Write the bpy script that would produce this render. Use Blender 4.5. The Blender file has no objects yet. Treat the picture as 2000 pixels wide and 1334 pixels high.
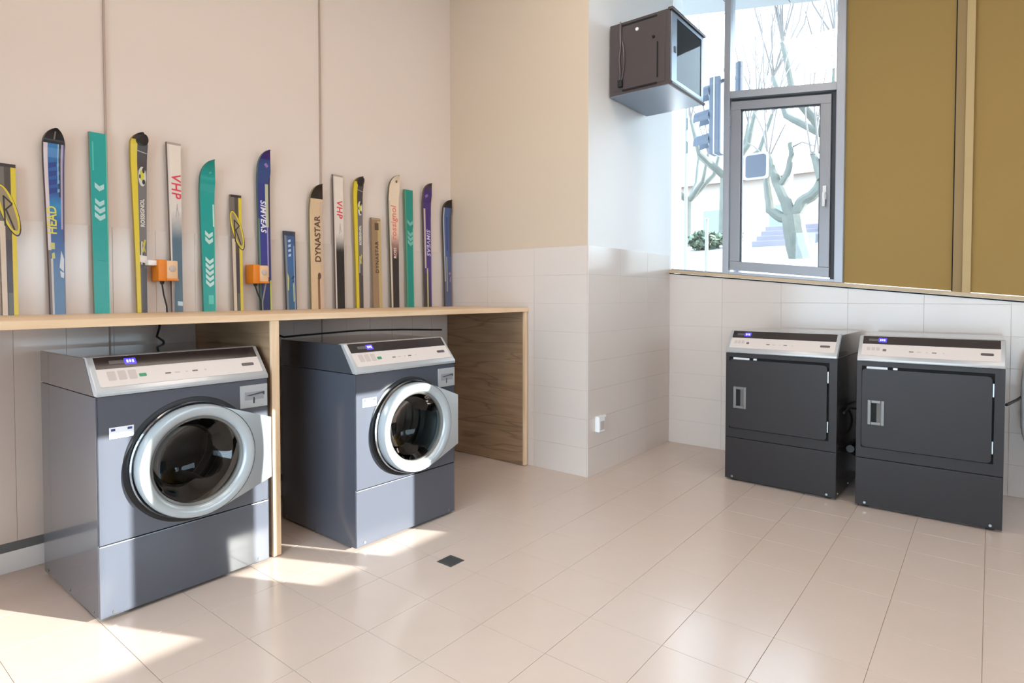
import bpy, bmesh, math, random
from mathutils import Vector, Matrix
random.seed(7)
SC = bpy.context.scene
COL = SC.collection
R = math.radians

# ------------------------------------------------------------------ camera, sky, sun, lamps, exposure
cam_d = bpy.data.cameras.new('camera')
cam = bpy.data.objects.new('camera', cam_d); COL.objects.link(cam)
cam_d.sensor_width = 36.0
cam_d.lens = 1171.35 / 2000 * 36.0
cam_d.shift_y = -(667 - 608.46) / 2000
cam_d.clip_start = 0.05
cam.location = (0, 0, 1.257)
cam.rotation_euler = (R(90 - 1.55), 0, R(38.63 - 90))
SC.camera = cam

W = bpy.data.worlds.new('sky'); SC.world = W; W.use_nodes = True
bgn = W.node_tree.nodes['Background']
bgn.inputs['Color'].default_value = (0.71, 0.865, 1.0, 1)
bgn.inputs['Strength'].default_value = 8.6

sun_d = bpy.data.lights.new('sun', 'SUN'); sun = bpy.data.objects.new('sun', sun_d); COL.objects.link(sun)
sun_d.energy = 25.0; sun_d.color = (1.0, 0.95, 0.88); sun_d.angle = R(0.25)
sun.rotation_euler = Vector((0.486, -1.0, 0.253)).to_track_quat('Z', 'Y').to_euler()
sun.location = (6, -8, 6)

def area(name, loc, rot, sx, sy, e, col):
    d = bpy.data.lights.new(name, 'AREA'); o = bpy.data.objects.new(name, d); COL.objects.link(o)
    d.shape = 'RECTANGLE'; d.size = sx; d.size_y = sy; d.energy = e; d.color = col
    o.location = loc; o.rotation_euler = rot
    return o
WARM = (1.0, 0.86, 0.75)
for lx, ly in ((0.2, 1.6), (2.3, 1.5), (0.2, -0.6), (2.3, -0.8)):
    area('ceiling_lamp', (lx, ly, 3.98), (0, 0, 0), 1.2, 0.6, 22, WARM)

SC.view_settings.view_transform = 'Standard'
SC.view_settings.look = 'None'
SC.view_settings.exposure = 0.0
SC.view_settings.gamma = 1.0
SC.view_settings.use_curve_mapping = False
SC.cycles.use_denoising = True
SC.cycles.max_bounces = 10
SC.cycles.diffuse_bounces = 5
SC.cycles.transparent_max_bounces = 16
SC.cycles.caustics_reflective = False
SC.cycles.caustics_refractive = False
SC.cycles.sample_clamp_indirect = 4.0

# ------------------------------------------------------------------ materials
def srgb(r, g, b):
    f = lambda c: (c / 255 / 12.92) if c / 255 <= 0.04045 else ((c / 255 + 0.055) / 1.055) ** 2.4
    return (f(r), f(g), f(b), 1)

def mat(name, col, rough=0.5, metal=0.0, spec=0.5, coat=0.0, noise=None, bump=None, emit=None):
    m = bpy.data.materials.new(name); m.use_nodes = True
    nt = m.node_tree; b = nt.nodes['Principled BSDF']
    if len(col) == 3: col = (*col, 1)
    b.inputs['Base Color'].default_value = col
    b.inputs['Roughness'].default_value = rough
    b.inputs['Metallic'].default_value = metal
    b.inputs['Specular IOR Level'].default_value = spec
    b.inputs['Coat Weight'].default_value = coat
    if coat: b.inputs['Coat Roughness'].default_value = 0.08
    tc = None
    if noise or bump:
        tc = nt.nodes.new('ShaderNodeTexCoord')
    if noise:
        sc_, amt = noise
        n = nt.nodes.new('ShaderNodeTexNoise'); n.inputs['Scale'].default_value = sc_; n.inputs['Detail'].default_value = 4
        nt.links.new(tc.outputs['Object'], n.inputs['Vector'])
        mx = nt.nodes.new('ShaderNodeMix'); mx.data_type = 'RGBA'; mx.blend_type = 'MIX'
        nt.links.new(n.outputs['Fac'], mx.inputs['Factor'])
        mx.inputs['A'].default_value = tuple(max(0, c * (1 - amt)) for c in col[:3]) + (1,)
        mx.inputs['B'].default_value = tuple(min(1, c * (1 + amt)) for c in col[:3]) + (1,)
        nt.links.new(mx.outputs['Result'], b.inputs['Base Color'])
    if bump:
        sc_, st = bump
        n2 = nt.nodes.new('ShaderNodeTexNoise'); n2.inputs['Scale'].default_value = sc_; n2.inputs['Detail'].default_value = 3
        nt.links.new(tc.outputs['Object'], n2.inputs['Vector'])
        bp = nt.nodes.new('ShaderNodeBump'); bp.inputs['Strength'].default_value = st; bp.inputs['Distance'].default_value = 0.01
        nt.links.new(n2.outputs['Fac'], bp.inputs['Height']); nt.links.new(bp.outputs['Normal'], b.inputs['Normal'])
    if emit:
        b.inputs['Emission Color'].default_value = emit[0]; b.inputs['Emission Strength'].default_value = emit[1]
    return m

def glass_mat(name, tint=(0.93, 0.96, 0.97), ior=1.45, rough=0.0, gloss=1.0):
    m = bpy.data.materials.new(name); m.use_nodes = True
    nt = m.node_tree
    for n in list(nt.nodes): nt.nodes.remove(n)
    out = nt.nodes.new('ShaderNodeOutputMaterial'); mix = nt.nodes.new('ShaderNodeMixShader')
    tr = nt.nodes.new('ShaderNodeBsdfTransparent'); gl = nt.nodes.new('ShaderNodeBsdfGlossy')
    fr = nt.nodes.new('ShaderNodeFresnel'); fr.inputs['IOR'].default_value = ior
    tr.inputs['Color'].default_value = (*tint, 1); gl.inputs['Roughness'].default_value = rough
    gl.inputs['Color'].default_value = (gloss, gloss, gloss, 1)
    nt.links.new(fr.outputs['Fac'], mix.inputs['Fac'])
    nt.links.new(tr.outputs['BSDF'], mix.inputs[1]); nt.links.new(gl.outputs['BSDF'], mix.inputs[2])
    nt.links.new(mix.outputs['Shader'], out.inputs['Surface'])
    return m

def wood_mat(name, c1, c2, dark, axis='X', rough=0.45, cracks=0.0):
    """long grain along axis"""
    m = bpy.data.materials.new(name); m.use_nodes = True
    nt = m.node_tree; b = nt.nodes['Principled BSDF']; L = nt.links.new
    b.inputs['Roughness'].default_value = rough
    tc = nt.nodes.new('ShaderNodeTexCoord'); mp = nt.nodes.new('ShaderNodeMapping')
    s = {'X': (1.2, 14, 14), 'Y': (14, 1.2, 14), 'Z': (14, 14, 1.2)}[axis]
    mp.inputs['Scale'].default_value = s
    L(tc.outputs['Object'], mp.inputs['Vector'])
    n = nt.nodes.new('ShaderNodeTexNoise'); n.inputs['Scale'].default_value = 1.6; n.inputs['Detail'].default_value = 8
    n.inputs['Distortion'].default_value = 0.6
    L(mp.outputs['Vector'], n.inputs['Vector'])
    cr = nt.nodes.new('ShaderNodeValToRGB')
    e = cr.color_ramp.elements
    e[0].position = 0.3; e[0].color = c1; e[1].position = 0.7; e[1].color = c2
    L(n.outputs['Fac'], cr.inputs['Fac'])
    n2 = nt.nodes.new('ShaderNodeTexNoise'); n2.inputs['Scale'].default_value = 0.55; n2.inputs['Detail'].default_value = 2
    n2.inputs['Distortion'].default_value = 0.4
    L(mp.outputs['Vector'], n2.inputs['Vector'])
    r2 = nt.nodes.new('ShaderNodeValToRGB')
    f = r2.color_ramp.elements
    f[0].position = 0.485; f[0].color = (0, 0, 0, 1); f[1].position = 0.5; f[1].color = (1, 1, 1, 1)
    g = r2.color_ramp.elements.new(0.515); g.color = (0, 0, 0, 1)
    L(n2.outputs['Fac'], r2.inputs['Fac'])
    mm = nt.nodes.new('ShaderNodeMath'); mm.operation = 'MULTIPLY'; mm.inputs[1].default_value = cracks
    L(r2.outputs['Color'], mm.inputs[0])
    mx = nt.nodes.new('ShaderNodeMix'); mx.data_type = 'RGBA'
    L(mm.outputs['Value'], mx.inputs['Factor']); L(cr.outputs['Color'], mx.inputs['A']); mx.inputs['B'].default_value = dark
    L(mx.outputs['Result'], b.inputs['Base Color'])
    return m

def ramp_mat(name, stops, rough=0.3, coat=0.2):
    """colour bands along the object's own height (metres)"""
    m = bpy.data.materials.new(name); m.use_nodes = True
    nt = m.node_tree; b = nt.nodes['Principled BSDF']; L = nt.links.new
    b.inputs['Roughness'].default_value = rough; b.inputs['Coat Weight'].default_value = coat; b.inputs['Coat Roughness'].default_value = 0.1
    tc = nt.nodes.new('ShaderNodeTexCoord'); sp = nt.nodes.new('ShaderNodeSeparateXYZ')
    n = nt.nodes.new('ShaderNodeTexNoise'); n.inputs['Scale'].default_value = 45
    ma = nt.nodes.new('ShaderNodeMath'); ma.operation = 'MULTIPLY_ADD'; ma.inputs[1].default_value = 0.03
    L(tc.outputs['Object'], sp.inputs[0]); L(tc.outputs['Object'], n.inputs['Vector'])
    L(n.outputs['Fac'], ma.inputs[0]); L(sp.outputs['Z'], ma.inputs[2])
    cr = nt.nodes.new('ShaderNodeValToRGB')
    el = cr.color_ramp.elements
    while len(el) < len(stops): el.new(0.5)
    for i, (p, c) in enumerate(stops):
        el[i].position = min(1, max(0, p)); el[i].color = c
    L(ma.outputs['Value'], cr.inputs['Fac']); L(cr.outputs['Color'], b.inputs['Base Color'])
    return m

M = {}
M['paint_beige'] = mat('paint_beige', srgb(222, 209, 200), 0.55, noise=(1.2, 0.02))
M['paint_taupe'] = mat('paint_taupe', srgb(205, 187, 166), 0.55, noise=(1.2, 0.02))
M['paint_white'] = mat('paint_white', srgb(236, 236, 236), 0.5, noise=(1.2, 0.02))
M['ceiling'] = mat('ceiling_white', srgb(225, 220, 212), 0.7)
M['tile_white'] = mat('tile_white', srgb(214, 203, 195), 0.14, spec=0.5, bump=(5, 0.02))
M['tile_grout'] = mat('tile_grout', srgb(198, 188, 180), 0.7)
M['floor_tile'] = mat('floor_tile', srgb(205, 188, 176), 0.2, spec=0.5, noise=(9, 0.03), bump=(3, 0.012))
M['floor_grout'] = mat('floor_grout', srgb(176, 161, 150), 0.8)
M['seam'] = mat('seam_metal', srgb(175, 158, 146), 0.4)
M['oak_light'] = wood_mat('oak_light', srgb(214, 180, 142), srgb(232, 204, 170), srgb(180, 140, 100), 'X')
M['oak_edge'] = wood_mat('oak_edge', srgb(214, 180, 142), srgb(232, 204, 170), srgb(180, 140, 100), 'Z')
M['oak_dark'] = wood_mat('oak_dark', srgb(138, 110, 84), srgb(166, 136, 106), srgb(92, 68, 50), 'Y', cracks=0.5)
M['skirt_gap'] = mat('skirt_gap', srgb(105, 108, 108), 0.5)
M['charcoal'] = mat('charcoal_enamel', srgb(76, 80, 90), 0.22, spec=0.5, coat=0.6, bump=(300, 0.01))
M['charcoal_dry'] = mat('charcoal_enamel_dark', srgb(50, 47, 48), 0.36, spec=0.22, coat=0.0, bump=(300, 0.01))
M['charcoal_lid'] = mat('charcoal_lid', srgb(70, 73, 80), 0.16, spec=0.6, coat=1.0)
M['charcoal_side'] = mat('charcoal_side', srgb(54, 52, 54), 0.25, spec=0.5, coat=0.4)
M['seal_shadow'] = mat('seal_shadow', srgb(22, 24, 28), 0.4)
M['gap'] = mat('black_gap', srgb(12, 12, 13), 0.8)
M['silver'] = mat('silver_plastic', srgb(178, 180, 182), 0.28, metal=0.25, spec=0.5)
M['door_silver'] = mat('door_silver', srgb(176, 184, 188), 0.25, metal=0.2, spec=0.5)
M['panel_white'] = mat('panel_white', srgb(210, 200, 194), 0.4)
M['panel_dark'] = mat('panel_dark', srgb(44, 36, 36), 0.18, coat=0.5)
M['lcd'] = mat('lcd_blue', srgb(60, 50, 150), 0.3, emit=(srgb(80, 70, 255), 1.1))
M['lcd_text'] = mat('lcd_text', srgb(200, 200, 255), 0.3, emit=(srgb(170, 165, 255), 2.2))
M['lcd_dim'] = mat('lcd_window', srgb(95, 90, 90), 0.3)
M['btn'] = mat('button_grey', srgb(190, 178, 172), 0.5)
M['green'] = mat('button_green', srgb(50, 140, 95), 0.4)
M['icon'] = mat('icon_grey', srgb(110, 100, 98), 0.5)
M['badge'] = mat('badge', srgb(92, 86, 88), 0.35, metal=0.4)
M['label_white'] = mat('label_white', srgb(232, 234, 238), 0.5)
M['label_blue'] = mat('label_blue', srgb(52, 66, 120), 0.5)
M['steel'] = mat('steel', srgb(165, 168, 170), 0.28, metal=1.0)
M['drum'] = mat('drum_steel', srgb(84, 88, 88), 0.36, metal=1.0, bump=(60, 0.15))
M['chrome'] = mat('chrome', srgb(190, 194, 198), 0.12, metal=1.0)
M['rubber'] = mat('rubber_black', srgb(20, 20, 21), 0.6)
M['rubber_grey'] = mat('rubber_grey', srgb(58, 62, 64), 0.35)
M['handle_grey'] = mat('handle_grey', srgb(118, 118, 116), 0.35, metal=0.3)
M['cable'] = mat('cable_black', srgb(18, 18, 19), 0.5)
M['cable_grey'] = mat('cable_grey', srgb(150, 145, 145), 0.5)
M['bowl'] = glass_mat('door_glass', (0.66, 0.71, 0.71), 1.5, 0.0, 0.38)
M['pane'] = glass_mat('window_glass', (0.94, 0.97, 0.98), 1.4)
M['smoked'] = glass_mat('smoked_glass', (0.50, 0.58, 0.64), 1.35, 0.03, 0.6)
M['alu'] = mat('aluminium_grey', srgb(168, 172, 180), 0.4, metal=0.3)
M['alu_dark'] = mat('aluminium_dark', srgb(150, 152, 158), 0.4, metal=0.3)  # darker grey aluminium for the sash and small metal parts
M['gasket'] = mat('gasket', srgb(70, 72, 78), 0.6)
M['white_plastic'] = mat('white_plastic', srgb(235, 238, 240), 0.35)
M['mustard'] = mat('mustard_fabric', srgb(160, 132, 80), 0.85, spec=0.15, bump=(220, 0.05))
M['mustard_rail'] = mat('mustard_rail', srgb(150, 124, 80), 0.6)
M['mustard_pale'] = mat('mustard_pale', srgb(186, 160, 112), 0.6)
M['sill_wood'] = wood_mat('sill_wood', srgb(186, 160, 128), srgb(206, 182, 150), srgb(150, 120, 90), 'Y')
M['rack'] = mat('rack_black', srgb(74, 66, 66), 0.38)
M['rack_in'] = mat('rack_inner', srgb(52, 54, 60), 0.5)
M['rack_metal'] = mat('rack_metal', srgb(130, 142, 158), 0.35, metal=0.5)
M['orange'] = mat('orange_plastic', srgb(222, 128, 22), 0.35)
M['orange_glare'] = mat('printed_orange_glare', srgb(226, 190, 150), 0.3)
M['drain'] = mat('drain_steel', srgb(96, 96, 98), 0.4, metal=0.5)
M['bark'] = mat('bark_mossy', srgb(92, 95, 90), 0.9, noise=(3, 0.35), bump=(14, 0.6))
M['twig'] = mat('twig_bark', srgb(104, 99, 97), 0.9)
M['leaf'] = mat('shrub_leaf', srgb(98, 110, 92), 0.8, noise=(5, 0.3))
M['street'] = mat('street', srgb(150, 148, 144), 0.9, noise=(0.6, 0.1))
M['stone_grey'] = mat('stone_grey', srgb(122, 118, 128), 0.85, noise=(2, 0.12))
M['render_far'] = mat('facade_render', srgb(150, 138, 130), 0.9)
M['far_pane'] = mat('far_pane', srgb(110, 120, 130), 0.2)
M['signal'] = mat('signal_grey', srgb(92, 100, 116), 0.6)
M['signal_edge'] = mat('signal_edge', srgb(190, 195, 205), 0.6)
M['pole'] = mat('pole_paint', srgb(140, 148, 156), 0.5)
M['soffit'] = mat('soffit_panel', srgb(150, 152, 156), 0.6)

# ------------------------------------------------------------------ mesh helpers
class MB:
    def __init__(s): s.bm = bmesh.new(); s.mi = 0
    def face(s, vs):
        try:
            f = s.bm.faces.new(vs); f.material_index = s.mi; return f
        except ValueError: return None
    def box(s, x0, x1, y0, y1, z0, z1, bev=0.0):
        v = [s.bm.verts.new(p) for p in ((x0,y0,z0),(x1,y0,z0),(x1,y1,z0),(x0,y1,z0),(x0,y0,z1),(x1,y0,z1),(x1,y1,z1),(x0,y1,z1))]
        fs = [s.face([v[i] for i in q]) for q in ((0,3,2,1),(4,5,6,7),(0,1,5,4),(1,2,6,5),(2,3,7,6),(3,0,4,7))]
        if bev:
            es = list({e for f in fs for e in f.edges})
            r = bmesh.ops.bevel(s.bm, geom=es, offset=bev, segments=2, profile=0.6, affect='EDGES')
            for f in r['faces']: f.material_index = s.mi
        return s
    def prism(s, pts, axis, a0, a1, bev=0.0):
        """pts: 2D polygon in the two other axes (in xyz order), extruded along axis"""
        def mk(p, a):
            return {'x': (a, p[0], p[1]), 'y': (p[0], a, p[1]), 'z': (p[0], p[1], a)}[axis]
        lo = [s.bm.verts.new(mk(p, a0)) for p in pts]; hi = [s.bm.verts.new(mk(p, a1)) for p in pts]
        n = len(pts); fs = [s.face(lo[::-1]), s.face(hi)]
        for i in range(n): fs.append(s.face([lo[i], lo[(i+1) % n], hi[(i+1) % n], hi[i]]))
        fs = [f for f in fs if f]
        if bev:
            es = [e for e in {e for f in fs for e in f.edges}]
            r = bmesh.ops.bevel(s.bm, geom=es, offset=bev, segments=2, profile=0.6, affect='EDGES')
            for f in r['faces']: f.material_index = s.mi
        return s
    def tube(s, pts, r, n=8, cap=True):
        pts = [Vector(p) for p in pts]
        if not isinstance(r, (list, tuple)): r = [r] * len(pts)
        rings = []; ref = None
        for i, p in enumerate(pts):
            if i == 0: t = pts[1] - p
            elif i == len(pts) - 1: t = p - pts[i-1]
            else: t = (pts[i+1] - pts[i-1])
            t.normalize()
            if ref is None: ref = Vector((0, 0, 1)) if abs(t.z) < 0.9 else Vector((1, 0, 0))
            u = t.cross(ref); u.normalize(); w = u.cross(t); ref = w
            rings.append([s.bm.verts.new(p + (u * math.cos(2*math.pi*k/n) + w * math.sin(2*math.pi*k/n)) * r[i]) for k in range(n)])
        for a, b in zip(rings, rings[1:]):
            for k in range(n): s.face([a[k], a[(k+1) % n], b[(k+1) % n], b[k]])
        if cap: s.face(rings[0][::-1]); s.face(rings[-1])
        return s
    def lathe(s, prof, c, axis='y', n=48, close=False):
        """prof: list of (radius, along). axis y: circle in xz plane centred c=(cx,cz)"""
        rings = []
        for r, a in prof:
            ring = []
            for k in range(n):
                t = 2 * math.pi * k / n
                if axis == 'y': p = (c[0] + r*math.cos(t), a, c[1] + r*math.sin(t))
                elif axis == 'z': p = (c[0] + r*math.cos(t), c[1] + r*math.sin(t), a)
                else: p = (a, c[0] + r*math.cos(t), c[1] + r*math.sin(t))
                ring.append(s.bm.verts.new(p))
            rings.append(ring)
        pairs = list(zip(rings, rings[1:]))
        if close: pairs.append((rings[-1], rings[0]))
        for a, b in pairs:
            for k in range(n): s.face([a[k], a[(k+1) % n], b[(k+1) % n], b[k]])
        return s
    def disc(s, c, r, along, axis='y', n=32):
        vs = []
        for k in range(n):
            t = 2*math.pi*k/n
            vs.append(s.bm.verts.new((c[0]+r*math.cos(t), along, c[1]+r*math.sin(t)) if axis == 'y' else (along, c[0]+r*math.cos(t), c[1]+r*math.sin(t))))
        s.face(vs); return s
    def build(s, name, mats, parent=None, smooth=False, recalc=True):
        if smooth: bmesh.ops.remove_doubles(s.bm, verts=s.bm.verts, dist=1e-5)
        if recalc: bmesh.ops.recalc_face_normals(s.bm, faces=s.bm.faces)
        me = bpy.data.meshes.new(name); s.bm.to_mesh(me); s.bm.free()
        for m in (mats if isinstance(mats, (list, tuple)) else [mats]): me.materials.append(m)
        if smooth:
            for p in me.polygons: p.use_smooth = True
            try: me.set_sharp_from_angle(angle=R(35))
            except Exception: pass
        o = bpy.data.objects.new(name, me); COL.objects.link(o)
        if parent: o.parent = parent
        return o

def empty(name, loc=(0, 0, 0), rz=0.0):
    o = bpy.data.objects.new(name, None); COL.objects.link(o); o.location = loc; o.rotation_euler = (0, 0, rz)
    o.empty_display_size = 0.1
    return o
def tag(o, label, cat, group=None):
    o['label'] = label; o['category'] = cat
    if group: o['group'] = group
    return o
def struct(o): o['kind'] = 'structure'; return o
def copy_tree(o, parent=None):
    c = o.copy(); COL.objects.link(c); c.parent = parent
    for ch in [x for x in bpy.data.objects if x.parent == o]: copy_tree(ch, c)
    return c
def text_mesh(name, txt, size, material, parent, matrix, depth=0.0006, shear=0.0, bold=0.0, spacing=1.0):
    cu = bpy.data.curves.new(name, 'FONT'); cu.body = txt; cu.size = size; cu.extrude = depth; cu.shear = shear
    cu.offset = bold; cu.align_x = 'CENTER'; cu.align_y = 'CENTER'; cu.space_character = spacing; cu.resolution_u = 3
    t = bpy.data.objects.new(name + '_src', cu); COL.objects.link(t)
    dg = bpy.context.evaluated_depsgraph_get(); dg.update()
    me = bpy.data.meshes.new_from_object(t.evaluated_get(dg))
    bpy.data.objects.remove(t); bpy.data.curves.remove(cu)
    me.materials.clear(); me.materials.append(material); me.transform(matrix); me.name = name
    o = bpy.data.objects.new(name, me); COL.objects.link(o); o.parent = parent
    return o

# ------------------------------------------------------------------ the room
XR, XQ, YW, YC = 3.526, 4.850, 3.46, 2.151          # return wall, window wall, ski wall, pier side
XL, YB, ZC = -0.95, -2.5, 4.10
TT = 0.010                                           # wall tile thickness
ZT = 1.60
sill = lambda y: 1.263 + 0.0985 * y

# floor with individually laid tiles
fl = struct(MB().box(XL - .2, XQ + .3, YB - .2, YW + .3, -0.12, -0.003).build('floor', M['floor_grout']))
tx0, ty0, ts = 1.993 % 0.3015, 0.9037 % 0.3, 0.3015
tsy = 0.300
drain_xy = (2.009, 1.977)
tile_me = MB().box(0.0008, ts - .0008, 0.0008, tsy - .0008, -0.012, 0.0, 0.0009).build('tile', M['floor_tile'])
tile_mesh = tile_me.data; bpy.data.objects.remove(tile_me)
far = MB(); cnt = 0
i0 = math.floor((XL - tx0) / ts); i1 = math.ceil((XQ - tx0) / ts)
j0 = math.floor((YB - ty0) / tsy); j1 = math.ceil((YW - ty0) / tsy)
for i in range(i0, i1):
    for j in range(j0, j1):
        x, y = tx0 + i * ts, ty0 + j * tsy
        cx, cy = x + ts / 2, y + tsy / 2
        fw = cx * math.cos(R(38.63)) + cy * math.sin(R(38.63)); rr = cx * math.sin(R(38.63)) - cy * math.cos(R(38.63))
        inside = x >= XL and x + ts <= XQ + .02 and y >= YB and y + tsy <= YW + .02 and not (cx > XR and cy > YC)
        if fw > 1.55 and abs(rr) < fw * 0.93 and cnt < 290 and y + tsy <= YW + .3 and x + ts <= XQ + .3 and not (x > XR and y > YC):
            o = bpy.data.objects.new('tile', tile_mesh); COL.objects.link(o); o.parent = fl; o.location = (x, y, 0); cnt += 1
        elif inside:
            far.box(x + .0008, x + ts - .0008, y + .0008, y + tsy - .0008, -0.012, 0.0)
fo = far.build('floor_tiling', M['floor_tile'], fl); fo['kind'] = 'stuff'

ce = struct(MB().box(XL - .2, XQ + .2, YB - .2, YW + .3, ZC, ZC + .2).build('ceiling', M['ceiling']))

def grid_mesh_tile(parent, poly, axis, a0, a1, m, bev=0.0008):
    o = MB().prism(poly, axis, a0, a1, bev).build('tile', m, parent); return o

# ski wall (back), tiled to 1.6 m, painted panels above
wb = struct(MB().box(XL - .2, XR + .1, YW + TT, YW + .25, 0, ZC).build('wall_back', M['paint_beige']))
MB().box(XL, XR, YW + TT - .003, YW + TT - .0002, 0.135, ZT).build('grout', M['tile_grout'], wb)
g = 0.0005
x = 0.108 - 0.2 * 6
while x < XR - .01:
    xe = min(x + 0.2, XR)
    for z0, z1 in ((0.135, 1.15), (1.15, ZT)):
        if xe > XL and x >= XL:
            if x > 0.2:
                grid_mesh_tile(wb, [(x + g, z0 + g), (xe - g, z0 + g), (xe - g, z1 - g), (x + g, z1 - g)], 'y', YW, YW + TT - .001, M['tile_white'])
    x += 0.2
lt = MB()
lt.box(XL, 0.3, YW + .0005, YW + TT - .003, 0.135, ZT)
lo = lt.build('wall_tiling', M['tile_white'], wb)
struct(MB().box(XL, XR, YW - .004, YW + TT, 0.0, 0.094).build('baseboard_back', M['paint_white']))
struct(MB().box(XL, XR, YW + .002, YW + TT, 0.094, 0.135).build('trim_1', M['skirt_gap']))
for k, (sx, w, c) in enumerate(((1.089, 0.008, 'seam'), (2.315, 0.008, 'seam'))):
    struct(MB().box(sx - w/2, sx + w/2, YW - .003, YW + TT, 0.135, ZC).build('trim_%d' % (k + 2), M[c]))

# return wall (faces -X) and pier side (faces -Y), as one pier of two named walls
wr = struct(MB().prism([(XR + TT, YC + TT), (XR + .31, YC + .31), (XR + .31, YW + .25), (XR + TT, YW + .25)], 'z', 0, ZC).build('wall_pier', M['paint_taupe']))
MB().box(XR + .003, XR + TT - .0002, YC + .003, YW, 0, ZT).build('grout', M['tile_grout'], wr)
ys = [YC + TT, YC + .46, YC + .91, YW]
for a, b in zip(ys, ys[1:]):
    for r in range(8):
        grid_mesh_tile(wr, [(a + g, .2*r + g), (b - g, .2*r + g), (b - g, .2*r + .2 - g), (a + g, .2*r + .2 - g)], 'x', XR, XR + TT - .001, M['tile_white'])
wp = struct(MB().prism([(XR + TT, YC + TT), (XQ + .25, YC + TT), (XQ + .25, YC + .31), (XR + .31, YC + .31)], 'z', 0, ZC).build('wall_recess', M['paint_white']))
MB().box(XR + .003, XQ, YC + .003, YC + TT - .0002, 0, ZT).build('grout', M['tile_grout'], wp)
xs = [XR + .0005, 3.976, 4.426, XQ]
for a, b in zip(xs, xs[1:]):
    for r in range(8):
        grid_mesh_tile(wp, [(a + g, .2*r + g), (b - g, .2*r + g), (b - g, .2*r + .2 - g), (a + g, .2*r + .2 - g)], 'y', YC, YC + TT - .001, M['tile_white'])

# window wall below the slanting sill
Y0 = YB - .2
ww = struct(MB().prism([(Y0, 0), (YC + .25, 0), (YC + .25, sill(YC + .25) - .03), (Y0, sill(Y0) - .03)], 'x', XQ + TT, XQ + .25).build('wall_window', M['paint_white']))
MB().prism([(YB, 0), (YC, 0), (YC, sill(YC) - .035), (YB, sill(YB) - .035)], 'x', XQ + .003, XQ + TT - .0002).build('grout', M['tile_grout'], ww)
y = YC
while y > YB:
    ye = max(y - .45, YB)
    for r in range(8):
        z0, z1 = .2*r, .2*r + .2
        ta, tb = min(z1, sill(ye) - .034), min(z1, sill(y) - .034)
        if tb <= z0 + .01: continue
        if ta <= z0 + .002:
            yc_ = (z0 + .034 - 1.263) / 0.0985 + .03
            pts = [(max(ye, yc_) + g, z0 + g), (y - g, z0 + g), (y - g, tb - g)]
        else:
            pts = [(ye + g, z0 + g), (y - g, z0 + g), (y - g, tb - g)]
            if ta < z1 - 1e-6 and tb >= z1 - 1e-6:
                yk = (z1 + .034 - 1.263) / 0.0985
                if yk < y - .02: pts.append((yk, z1 - g))
            pts.append((ye + g, ta - g))
        grid_mesh_tile(ww, pts, 'x', XQ, XQ + TT - .001, M['tile_white'], 0.0 if len(pts) != 4 else 0.0008)
    y -= .45
# left wall, unseen; its window is added for cool light under the bench
LW = (-.60, 2.62, .06, 2.3)
b = MB(); b.box(XL - .1, XL, YB - .12, LW[0], 0, ZC); b.box(XL - .1, XL, LW[1], YW + .2, 0, ZC); b.box(XL - .1, XL, LW[0], LW[1], 0, LW[2]); b.box(XL - .1, XL, LW[0], LW[1], LW[3], ZC)
wl = struct(b.build('wall_left', M['paint_white']))
b = MB()
for yq in (LW[0], .45, 1.50, LW[1] - .05): b.box(XL - .08, XL - .02, yq, yq + .05, LW[2], LW[3])
b.box(XL - .08, XL - .02, LW[0], LW[1], LW[2] - .03, LW[2]); b.box(XL - .08, XL - .02, LW[0], LW[1], LW[3], LW[3] + .03)
wo = struct(b.build('window_7', M['alu'])); MB().box(XL - .06, XL - .056, LW[0], LW[1], LW[2], LW[3]).build('pane', M['pane'], wo)
# front wall (behind the photographer) with unseen openings shaped to cast the sun patches
fw_ = MB()
ops = [(1.30, 3.297, 1.2, 2.02), (3.297, 3.408, 1.31, 2.02), (3.79, 3.906, 1.2, 1.31), (3.906, 4.036, 1.2, 2.02), (4.17, 4.565, 1.2, 2.02)]  # narrow and stepped openings added to place the sun strips
TOPS = (2.20, 3.7)
xc = XL
for a, b, z0, z1 in ops:
    if a > xc: fw_.box(xc, a, YB - .03, YB, 0, ZC)
    fw_.box(a, b, YB - .03, YB, 0, z0); fw_.box(a, b, YB - .03, YB, z1, ZC)
    xc = b
fw_.box(xc, XQ + .2, YB - .03, YB, 0, ZC)
wf = struct(fw_.build('wall_front', M['paint_white']))
for n_, (a, b, z0, z1) in enumerate(ops):
    w = MB(); fb = .02
    for q in ((a, b, z0 - fb, z0 - .002), (a, b, z1 + .002, z1 + fb)):
        w.box(q[0], q[1], YB, YB + .02, q[2], q[3])
    wo = struct(w.build('window_%d' % (n_ + 2), M['alu']))
    MB().box(a, b, YB - .02, YB - .016, z0, z1).build('pane', M['pane'], wo)

# ------------------------------------------------------------------ slanting window in the right wall
win = struct(empty('window_1', (XQ, 0, 0)))
k_ = 0.11
def slant(name, y0, y1, zb, zt, yref, x0, x1, m, parent, slope=k_, bev=0.003):
    """bar whose top and bottom follow the slope of the facade; z given at yref"""
    f = lambda y, z: z + slope * (y - yref)
    return MB().prism([(y0, f(y0, zb)), (y1, f(y1, zb)), (y1, f(y1, zt)), (y0, f(y0, zt))], 'x', x0, x1, bev).build(name, m, parent)
ZH = 3.98
MB().prism([(1.655, sill(1.655)), (1.703, sill(1.703)), (1.703, ZH), (1.655, ZH)], 'x', 0.0, 0.12, .004).build('mullion', M['alu'], win)
MB().prism([(0.835, sill(.835)), (0.892, sill(.892)), (0.892, ZH), (0.835, ZH)], 'x', -0.015, 0.12, .004).build('mullion', M['alu'], win)
MB().box(0.05, 0.10, 0.892, 0.915, 2.82, ZH).build('glazing_bead', M['pane'], win)
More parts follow.
